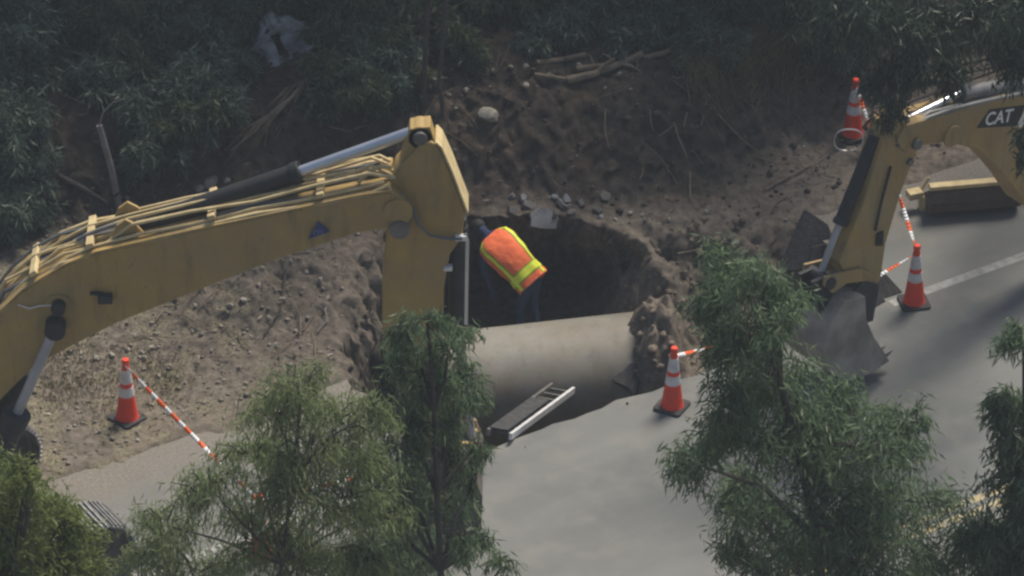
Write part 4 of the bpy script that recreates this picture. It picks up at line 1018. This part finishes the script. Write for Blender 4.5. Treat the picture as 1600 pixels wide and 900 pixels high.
# pebbles and litter nobody could count
def scatter_pebbles(name, n, fxy, smin, smax, m, seed):
    r = np.random.default_rng(seed); pts = fxy(r, n); z = H(pts[:, 0], pts[:, 1])
    t_ = (1 + 5 ** .5) / 2
    octv = np.array([(1, 0, 0), (-1, 0, 0), (0, 1, 0), (0, -1, 0), (0, 0, 1), (0, 0, -1)], float)
    octf = np.array([(0, 2, 4), (2, 1, 4), (1, 3, 4), (3, 0, 4), (2, 0, 5), (1, 2, 5), (3, 1, 5), (0, 3, 5)])
    sz = smin * (smax / smin) ** (r.random(n) ** 2.2)
    vs = octv[None] * (sz[:, None, None] * r.uniform(.6, 1.3, (n, 6, 1))) * np.array([1, 1, .7])
    a = r.random(n) * 6.28; ca_, sa_ = np.cos(a), np.sin(a)
    x_ = vs[..., 0] * ca_[:, None] - vs[..., 1] * sa_[:, None]; y_ = vs[..., 0] * sa_[:, None] + vs[..., 1] * ca_[:, None]
    V = np.stack([x_ + pts[:, :1], y_ + pts[:, 1:2], vs[..., 2] + z[:, None] + sz[:, None] * .3], -1).reshape(-1, 3)
    F = (octf[None] + (np.arange(n) * 6)[:, None, None]).reshape(-1, 3)
    o = np_mesh(name, V, F, m); return o
M_PEB = mat('gravel', (.17, .15, .125), (.30, .27, .225), .95, 3, island=.35)
def f_left(r, n):
    p = np.stack([r.uniform(-8, -1.6, n * 3), r.uniform(-4.6, 1.6, n * 3)], 1); s_, t_ = st(p[:, 0], p[:, 1])
    p = p[(t_ > T_FAR + .15) & (poly_sd(PIT, p[:, 0], p[:, 1]) > .1)]; return p[:n]
def f_bank(r, n):
    p = np.stack([r.uniform(-8, 6, n * 3), r.uniform(1.2, 6.5, n * 3)], 1); s_, t_ = st(p[:, 0], p[:, 1])
    p = p[(t_ > T_FAR + .15) & (poly_sd(PIT, p[:, 0], p[:, 1]) > .15)]; return p[:n]
def f_heap(r, n):
    p = np.stack([r.uniform(1.5, 3.9, n * 3), r.uniform(-2.2, 1.4, n * 3)], 1)
    p = p[(np.minimum(poly_sd(PIT, p[:, 0], p[:, 1]), poly_sd(SHAL, p[:, 0], p[:, 1])) < -.25)]; return p[:n]
def npk(n, f):
    return f
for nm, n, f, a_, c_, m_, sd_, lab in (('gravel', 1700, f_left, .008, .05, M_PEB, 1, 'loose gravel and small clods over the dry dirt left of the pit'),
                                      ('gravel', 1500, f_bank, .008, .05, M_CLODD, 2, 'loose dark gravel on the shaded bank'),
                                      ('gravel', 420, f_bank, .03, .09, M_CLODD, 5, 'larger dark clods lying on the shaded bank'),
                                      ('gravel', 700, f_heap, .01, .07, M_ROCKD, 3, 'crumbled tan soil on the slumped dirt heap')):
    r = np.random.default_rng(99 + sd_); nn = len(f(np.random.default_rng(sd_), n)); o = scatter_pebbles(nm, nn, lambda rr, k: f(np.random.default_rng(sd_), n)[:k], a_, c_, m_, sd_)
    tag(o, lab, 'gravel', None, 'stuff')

def leaves_geo(p, d, L, W_, r, fold=.25):
    n = len(p); side = np.cross(d, r.normal(size=(n, 3))); side /= np.linalg.norm(side, axis=1)[:, None] + 1e-9
    nm_ = np.cross(side, d)
    mid = p + d * (L * .45)[:, None]; tip = p + d * L[:, None] + nm_ * (L * r.normal(0, .18, n))[:, None]
    a = mid + side * (W_ / 2)[:, None] + nm_ * (W_ * fold)[:, None]; b_ = mid - side * (W_ / 2)[:, None] + nm_ * (W_ * fold)[:, None]
    V = np.stack([p, a, tip, b_], 1).reshape(-1, 3); F = np.arange(n * 4).reshape(-1, 4)
    return V, F
# dry grass tufts, leaf litter
def grass(name, n, fxy, hmin, hmax, lab, seed, m=M_GRASS):
    r = np.random.default_rng(seed); pts = fxy(r, n); n = len(pts); z = H(pts[:, 0], pts[:, 1])
    d = r.normal(0, .45, (n, 3)); d[:, 2] = 1; d /= np.linalg.norm(d, axis=1)[:, None]
    V, F = leaves_geo(np.stack([pts[:, 0], pts[:, 1], z - .01], 1), d, r.uniform(hmin, hmax, n), r.uniform(.008, .016, n), r)
    return tag(np_mesh(name, V, F, m), lab, 'grass', None, 'stuff')
def tufts(cs, rad):
    def f(r, n):
        c_ = np.array(cs)[r.integers(0, len(cs), n)]; return c_ + r.normal(0, rad, (n, 2))
    return f
tc_ = [G(u, v)[:2] for u, v in ((1085, 110), (1120, 95), (1150, 105), (1180, 85), (1205, 100), (1225, 120), (1165, 130), (1100, 140), (1240, 90), (1195, 70), (1265, 110))]
grass('dry_grass', 2600, tufts(tc_, .13), .15, .5, 'dry straw grass tufts along the top of the right bank', 11)
tc2 = [G(u, v)[:2] for u, v in ((80, 540), (110, 520), (140, 560), (120, 600), (90, 620), (160, 600), (250, 590), (270, 610), (150, 640), (235, 570), (75, 580))]
grass('dry_grass', 3000, tufts(tc2, .22), .03, .10, 'short dry grass over the dirt round the left cone', 12)
def litter(name, n, fxy, lab, seed, m=None):
    r = np.random.default_rng(seed); pts = fxy(r, n); n = len(pts); z = H(pts[:, 0], pts[:, 1])
    d = r.normal(0, 1, (n, 3)); d[:, 2] *= .15; d /= np.linalg.norm(d, axis=1)[:, None]
    V, F = leaves_geo(np.stack([pts[:, 0], pts[:, 1], z + .012], 1), d, r.uniform(.05, .13, n), r.uniform(.012, .03, n), r)
    return tag(np_mesh(name, V, F, m or M_LITTER), lab, 'leaf litter', None, 'stuff')
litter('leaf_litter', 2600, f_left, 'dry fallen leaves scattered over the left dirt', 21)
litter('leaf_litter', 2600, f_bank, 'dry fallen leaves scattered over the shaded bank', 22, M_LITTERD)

r3 = random.Random(77); tw = MB()
for k in range(170):
    if k < 110: x_, y_ = r3.uniform(-7.5, 5.2), r3.uniform(1.9, 5.5)
    else: x_, y_ = r3.uniform(-6.5, -2.3), r3.uniform(-2, 1.2)
    a_ = r3.uniform(0, 6.28); L = r3.uniform(.15, .7); p = []
    for f in (-.5, 0, .5):
        q_ = (x_ + math.cos(a_ + f * .4) * L * f, y_ + math.sin(a_ + f * .4) * L * f); p.append(np.array([*q_, Hs(*q_) + .02 + r3.uniform(0, .05)]))
    w_ = r3.uniform(.005, .014); tw.tube(p, [w_, w_ * .9, w_ * .5], 5)
tag(tw.build('fallen_twigs', M_DEAD), 'fallen twigs and thin dry sticks strewn over the dirt and bank', 'twigs', None, 'stuff')
for k in range(26):
    i_ = r3.randrange(len(rim)); pr3 = rim[i_] + np.array([r3.gauss(0, .10), r3.gauss(-.12, .10)])
    if poly_sd(PIT, [pr3[0]], [pr3[1]])[0] < .06 or poly_sd(SHAL, [pr3[0]], [pr3[1]])[0] < .06: continue
    sz_ = r3.uniform(.02, .05); put('asphalt_crumb', chunk[k % 4], (pr3[0], pr3[1], sz_ * .3), sz_, None, 'grey crumb of broken asphalt on the pavement beside the pit rim', 'asphalt crumb', 'asphalt crumbs along the pit rim')
# ------------------------------------------------------------------ trees
def make_tree(name, label, blobs, base, mleaf, nleaf, L=(.09, .17), Wd=(.014, .026), droop=1.0, trunk_r=.09, bark=None, seed=0, cat='tree', group=None, clus=1.0, spread=.16, limb=True, lean=None):
    r = np.random.default_rng(seed); blobs = [np.array(b_, float) for b_ in blobs]
    bark = bark or M_BARK
    rt_ = empty(name, base, label, cat, group)
    base = np.array(base, float)
    # trunk: to the weighted crown centre then to the top blob
    cen = np.mean([b_[:3] for b_ in blobs], 0); topb = max(blobs, key=lambda b_: b_[2])
    mid = base * .55 + cen * .45 + np.append(r.normal(0, .12, 2), 0)
    path = [base - (0, 0, .25), base * .8 + mid * .2, mid, (mid + topb[:3]) / 2 + np.append(r.normal(0, .15, 2), 0), topb[:3]]
    P2 = []
    for i in range(len(path) - 1):
        for f in (0, .34, .67): P2.append(path[i] * (1 - f) + path[i + 1] * f + r.normal(0, .02, 3))
    P2.append(path[-1])
    tb = MB(); tb.tube(P2, list(trunk_r * np.linspace(1, .15, len(P2)) ** .8), 9); tb.build('trunk', bark, rt_)
    br = MB(); Vs = []; Fs = []; nv = 0
    area = np.array([b_[3] ** 2 for b_ in blobs]); area /= area.sum()
    P2a = np.array(P2)
    for b_, fr_a in zip(blobs, area):
        c, rad = b_[:3], b_[3]
        # limb from the trunk below the blob
        cand = P2a[(P2a[:, 2] < c[2] - .1 * rad)]
        at = cand[np.argmin(np.linalg.norm(cand - c + (0, 0, rad * .8), axis=1))] if len(cand) else P2a[3]
        m1 = (at + c) / 2 + np.array([0, 0, .15 * rad]) + r.normal(0, .06, 3)
        if limb: br.tube([at, m1, c], [trunk_r * .35, trunk_r * .24, trunk_r * .12], 6, cap=False)
        nt_ = max(5, int(clus * 26 * (rad / .8) ** 1.0)); nl = int(nleaf * fr_a / nt_)
        for k in range(nt_):
            d = r.normal(size=3); d[2] = d[2] * .8 + .25; d /= np.linalg.norm(d)
            e = c + d * rad * r.uniform(.55, 1.08)
            s0 = c + d * rad * .15 + r.normal(0, .1 * rad, 3)
            mdl = (s0 + e) / 2 + np.array([0, 0, .14 * rad])
            tipd = e + np.array([0, 0, -.22 * rad * droop])
            br.tube([s0, mdl, e, tipd], [.011, .008, .005, .003], 3, cap=False)
            m_ = max(3, int(nl * r.uniform(.35, 1.7)))
            f = r.uniform(.25, 1.25, m_)[:, None]
            f1 = np.clip(f, 0, 1)
            pt = s0 * (1 - f1) ** 2 + mdl * 2 * f1 * (1 - f1) + e * f1 ** 2
            ex_ = np.clip(f - 1, 0, 1) * 4
            pt = pt * (1 - ex_) + tipd * ex_
            pt = pt + r.normal(0, spread * min(1, rad), (m_, 3)) * np.array([1, 1, .8])
            ld = r.normal(0, .7, (m_, 3)) + d * .35; ld[:, 2] -= droop; ld /= np.linalg.norm(ld, axis=1)[:, None]
            V, F = leaves_geo(pt, ld, r.uniform(*L, m_), r.uniform(*Wd, m_), r)
            Vs.append(V); Fs.append(F + nv); nv += len(V)
    br.build('branches', bark, rt_)
    np_mesh('crown', np.concatenate(Vs), np.concatenate(Fs), mleaf, rt_, off=base)
    return rt_
def px_blobs(lst, y, dj=.35, seed=0):
    r = np.random.default_rng(seed); out = []
    for (u, v, rad) in lst:
        yy = y + r.uniform(-dj, dj); p = Py(u, v, yy); out.append((*p, rad / pxm(p)))
    return out
def gb(x, y): return (x, y, Hs(x, y))
# foreground trees growing on the near verge below the road
make_tree('olive_tree', 'bushy olive-green tree filling the verge beside the large excavator track', px_blobs([(30, 790, 75), (95, 800, 48), (45, 735, 42), (85, 850, 66), (-40, 770, 95), (20, 890, 95), (115, 905, 62), (-60, 880, 110), (70, 950, 90)], -17.2, .5, 1), gb(-6.3, -17.6), M_LEAF_Y, 23000, (.07, .13), (.014, .023), .6, .10, seed=1, spread=.19, group='foreground trees')
make_tree('willow_leaved_tree', 'wispy pale green tree with fine drooping leaves standing before the dirt and hidden cone', px_blobs([(470, 612, 58), (430, 650, 62), (395, 715, 70), (330, 765, 60), (258, 820, 62), (230, 880, 60), (485, 700, 72), (470, 775, 80), (400, 840, 88), (535, 655, 55), (300, 900, 80), (545, 790, 62), (480, 890, 80), (560, 720, 56), (585, 640, 40), (590, 800, 50), (570, 870, 60)], -15.6, .5, 2), gb(-3.0, -16.0), M_LEAF_W, 27000, (.08, .16), (.009, .016), 1.5, .055, seed=2, spread=.19, clus=1.3, group='foreground trees')
make_tree('gum_tree', 'slender drooping gum tree growing in front of the hanging stick and bucket', px_blobs([(668, 505, 36), (632, 515, 36), (705, 515, 38), (640, 540, 38), (700, 550, 40), (655, 560, 46), (705, 590, 46), (640, 600, 48), (715, 640, 50), (655, 665, 55), (600, 655, 44), (710, 715, 44), (620, 735, 58), (745, 745, 26), (612, 565, 32), (735, 615, 36), (748, 690, 30), (590, 720, 40), (690, 790, 48), (600, 810, 60), (735, 860, 46), (650, 880, 66), (785, 885, 32), (580, 880, 58)], -14.2, .4, 3), gb(-1.1, -14.8), M_LEAF_G, 13500, (.08, .18), (.012, .024), 1.5, .08, seed=3, spread=.19, group='foreground trees')
make_tree('gum_tree', 'broad dense grey-green gum tree overlapping the road and the small bucket', px_blobs([(1150, 428, 62), (1192, 460, 64), (1108, 470, 52), (1215, 510, 52), (1118, 520, 46), (1170, 540, 72), (1215, 600, 80), (1140, 640, 56), (1090, 725, 56), (1175, 690, 82), (1290, 650, 72), (1270, 720, 90), (1385, 690, 72), (1420, 660, 45), (1170, 790, 70), (1290, 810, 105), (1400, 790, 90), (1230, 880, 105), (1350, 890, 110), (1445, 885, 58), (1150, 870, 40)], -13.4, .6, 4), gb(3.9, -13.9), M_LEAF_G, 36000, (.09, .18), (.014, .025), 1.2, .13, seed=4, spread=.19, group='foreground trees')
make_tree('gum_tree', 'dark gum tree with hanging leaf sprays beside the double yellow line', px_blobs([(1600, 540, 42), (1572, 640, 55), (1610, 690, 60), (1590, 760, 68), (1545, 855, 66), (1620, 850, 95), (1590, 930, 80)], -13.0, .4, 5), gb(6.6, -13.4), M_LEAF_D, 14000, (.11, .21), (.016, .028), 1.6, .10, seed=5, spread=.19, group='foreground trees')
# overhanging tree by the small excavator
make_tree('gum_tree', 'shaded gum tree with boughs hanging in front of the small excavator boom', px_blobs([(1385, 40, 66), (1400, 120, 46), (1388, 172, 34), (1460, 60, 66), (1480, 120, 34), (1545, 40, 70), (1590, 105, 44), (1597, 242, 20), (1620, 210, 40), (1330, 20, 60), (1610, 20, 80)], -1.9, .3, 6) + [(8.8, 5.6, 6.4, 1.0)], gb(8.8, 5.8), M_LEAF_B, 24000, (.11, .20), (.018, .032), 1.3, .16, M_BARKD, seed=6, spread=.22, group='trees of the dark wood')
# low undergrowth at the top of the frame and the tall wood behind it
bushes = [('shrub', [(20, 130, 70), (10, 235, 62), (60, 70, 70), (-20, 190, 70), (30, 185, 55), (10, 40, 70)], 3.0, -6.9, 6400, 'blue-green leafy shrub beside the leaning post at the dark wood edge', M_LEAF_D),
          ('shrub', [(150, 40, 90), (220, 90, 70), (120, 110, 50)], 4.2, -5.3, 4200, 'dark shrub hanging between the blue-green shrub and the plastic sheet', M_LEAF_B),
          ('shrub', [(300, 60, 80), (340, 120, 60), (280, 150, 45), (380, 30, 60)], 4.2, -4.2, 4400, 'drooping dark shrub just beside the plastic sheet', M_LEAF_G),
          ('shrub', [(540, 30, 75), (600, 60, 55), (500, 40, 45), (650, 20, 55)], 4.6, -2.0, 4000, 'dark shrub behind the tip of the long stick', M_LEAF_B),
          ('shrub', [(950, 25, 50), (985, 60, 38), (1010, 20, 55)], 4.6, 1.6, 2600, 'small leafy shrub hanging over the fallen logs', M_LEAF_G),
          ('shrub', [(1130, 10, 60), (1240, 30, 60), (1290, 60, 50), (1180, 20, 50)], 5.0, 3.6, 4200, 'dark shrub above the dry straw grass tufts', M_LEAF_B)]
bushes += [
           ('shrub', [(225, 215, 45), (265, 245, 36), (205, 260, 30)], 2.8, -4.7, 2200, 'low green shrub on the slope between the leaning post and the dead fronds', M_LEAF_G),
           ('shrub', [(310, 200, 42), (345, 170, 40), (290, 165, 36)], 3.1, -4.0, 2200, 'bushy green shrub on the slope just left of the dead fronds', M_LEAF_D),
           ('shrub', [(30, 290, 50), (0, 330, 50), (65, 330, 30)], 2.3, -6.7, 2200, 'leafy shrub low on the slope close above the boom hoses', M_LEAF_D),
           ('shrub', [(560, 110, 45), (600, 140, 36), (530, 150, 34)], 3.4, -2.0, 2000, 'leafy shrub on the slope just left of the sapling trunks', M_LEAF_G),
           ('shrub', [(1100, 60, 45), (1140, 80, 36), (1070, 90, 30)], 4.4, 2.5, 2000, 'leafy shrub standing among the straw grass tufts', M_LEAF_G),
           
           ('shrub', [(330, 90, 55), (370, 120, 40), (300, 130, 50)], 3.7, -3.9, 2600, 'leafy green shrub pressed against the near side of the plastic sheet', M_LEAF_G),
           
           
           
           ('shrub', [(250, 220, 40), (290, 200, 45), (330, 170, 40)], 3.4, -4.4, 3000, 'dim shrub between the leaning post and the dead fronds', M_LEAF_B),
           ('shrub', [(520, 110, 50), (560, 140, 45), (500, 160, 35)], 3.6, -2.3, 3000, 'dim shrub between the dead fronds and the saplings', M_LEAF_B),
           ('shrub', [(700, 60, 45), (740, 90, 30), (640, 120, 35)], 4.4, -.9, 2600, 'dim shrub beside the sapling trunks above the pit', M_LEAF_B),
           ('shrub', [(880, 40, 45), (840, 60, 35), (910, 20, 40)], 4.9, .9, 2600, 'dim shrub behind the short broken plank', M_LEAF_D),
           ('shrub', [(90, 10, 80), (30, 30, 80), (180, 10, 80)], 5.2, -6.2, 5200, 'dark leafy shrub deep in the wood behind the blue-green shrub', M_LEAF_B),
           ('shrub', [(240, 30, 80), (180, 130, 60), (230, 170, 45), (300, 10, 60)], 4.4, -4.9, 5200, 'low dark shrub above the bent twig of the leaning post', M_LEAF_D),
           ('shrub', [(430, 0, 70), (380, 60, 45), (500, 60, 40), (470, 10, 50)], 4.9, -3.0, 4200, 'olive shrub drooping over the plastic sheet', M_LEAF_B),
           ('shrub', [(610, 20, 55), (570, 70, 45), (620, 90, 40)], 4.3, -1.7, 3600, 'grey-green shrub among the thin sapling trunks', M_LEAF_G),
           ('shrub', [(730, 0, 55), (800, 10, 50), (860, 10, 50)], 5.6, .3, 3600, 'dim shrub behind the dry upright stalks', M_LEAF_B),
           ('shrub', [(20, 300, 45), (-10, 330, 60), (60, 250, 40)], 2.4, -6.8, 2600, 'small blue-green shrub at the foot of the dark bank above the boom hoses', M_LEAF_D),
           ('shrub', [(1050, 20, 50), (1090, 40, 40), (1020, 60, 30)], 5.0, 2.4, 2600, 'leafy shrub between the fallen logs and the straw grass', M_LEAF_D),
           ('shrub', [(1300, 60, 50), (1330, 30, 60), (1280, 20, 50), (1345, 85, 30)], 4.6, 4.8, 3800, 'dark shrub on the bank just above the top cone', M_LEAF_D)]
for k, (nm, bl, yy, xx, nl, lab, ml) in enumerate(bushes):
    bl2 = [(*Py(u, v, min(yy, G(u, v)[1] - .55 * rd / 118)), rd / 118) for u, v, rd in bl]; ym = float(np.mean([q_[1] for q_ in bl2]))
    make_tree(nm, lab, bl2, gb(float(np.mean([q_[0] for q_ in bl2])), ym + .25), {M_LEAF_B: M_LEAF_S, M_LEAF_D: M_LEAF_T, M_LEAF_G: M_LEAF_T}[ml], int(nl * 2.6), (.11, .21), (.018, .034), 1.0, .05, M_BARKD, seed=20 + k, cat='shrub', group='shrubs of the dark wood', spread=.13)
wood = [(-9.5, 6.0, 8), (-7.2, 7.0, 8.5), (-4.6, 6.4, 8), (-2.4, 7.6, 8.5), (.2, 6.6, 8), (2.4, 8.2, 8.5), (4.6, 7.8, 8), (6.8, 9.4, 8.5), (9.5, 9.8, 9), (-3.0, 10.4, 10), (1.6, 11, 10), (-8, 11, 10), (6.6, 12.4, 10), (-.9, 5.4, 6.6), (-5.9, 5.2, 6.5), (12.5, 10, 9), (2.8, 6.0, 6.6)]
for k, (x, y, h) in enumerate(wood):
    y += .9 + .8 * (x > 0); h *= .9
    r = np.random.default_rng(60 + k); b0 = gb(x, y); bl = []
    for q_ in range(7): bl.append((x + r.normal(.4, 1.1), y + r.normal(-.3, .9), b0[2] + max(3.4, h * r.uniform(.45, .95)), r.uniform(.9, 1.4)))
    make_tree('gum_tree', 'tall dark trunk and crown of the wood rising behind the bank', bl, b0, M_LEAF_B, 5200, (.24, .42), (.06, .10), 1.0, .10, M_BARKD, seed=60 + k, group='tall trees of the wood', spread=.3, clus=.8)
for k, (u, vb, wd) in enumerate(((662, 170, .045), (688, 182, .035), (1409, 212, .11))):
    p = G(u, vb); bl = [(p[0] + .2 * q_, p[1] + .6, p[2] + 5 + q_, .8) for q_ in (-1, 0, 1)]
    make_tree('sapling', ('thicker dark sapling trunk rising just behind the tip of the long stick', 'thinner dark sapling trunk nearer the boulder behind the tip of the long stick', 'straight dark trunk rising from the bank behind the top of the small stick')[k], bl, p, M_LEAF_B, 1500, (.18, .3), (.03, .06), 1.0, wd, M_BARKD, seed=80 + k, group='saplings behind the stick', spread=.25)

# ------------------------------------------------------------------ thin air haze between the distant camera and the place
b = MB(); b.box((0, 0, 17.0), (640, 640, 48.0)); hz = b.build('haze', None, smooth=False)
hm = bpy.data.materials.new('haze'); hm.use_nodes = True; t = hm.node_tree; t.nodes.remove(t.nodes['Principled BSDF'])
pv = t.nodes.new('ShaderNodeVolumePrincipled'); pv.inputs['Color'].default_value = (.80, .90, 1.0, 1); pv.inputs['Density'].default_value = .0007
t.links.new(pv.outputs[0], t.nodes['Material Output'].inputs['Volume']); hz.data.materials.clear(); hz.data.materials.append(hm); hz['kind'] = 'stuff'
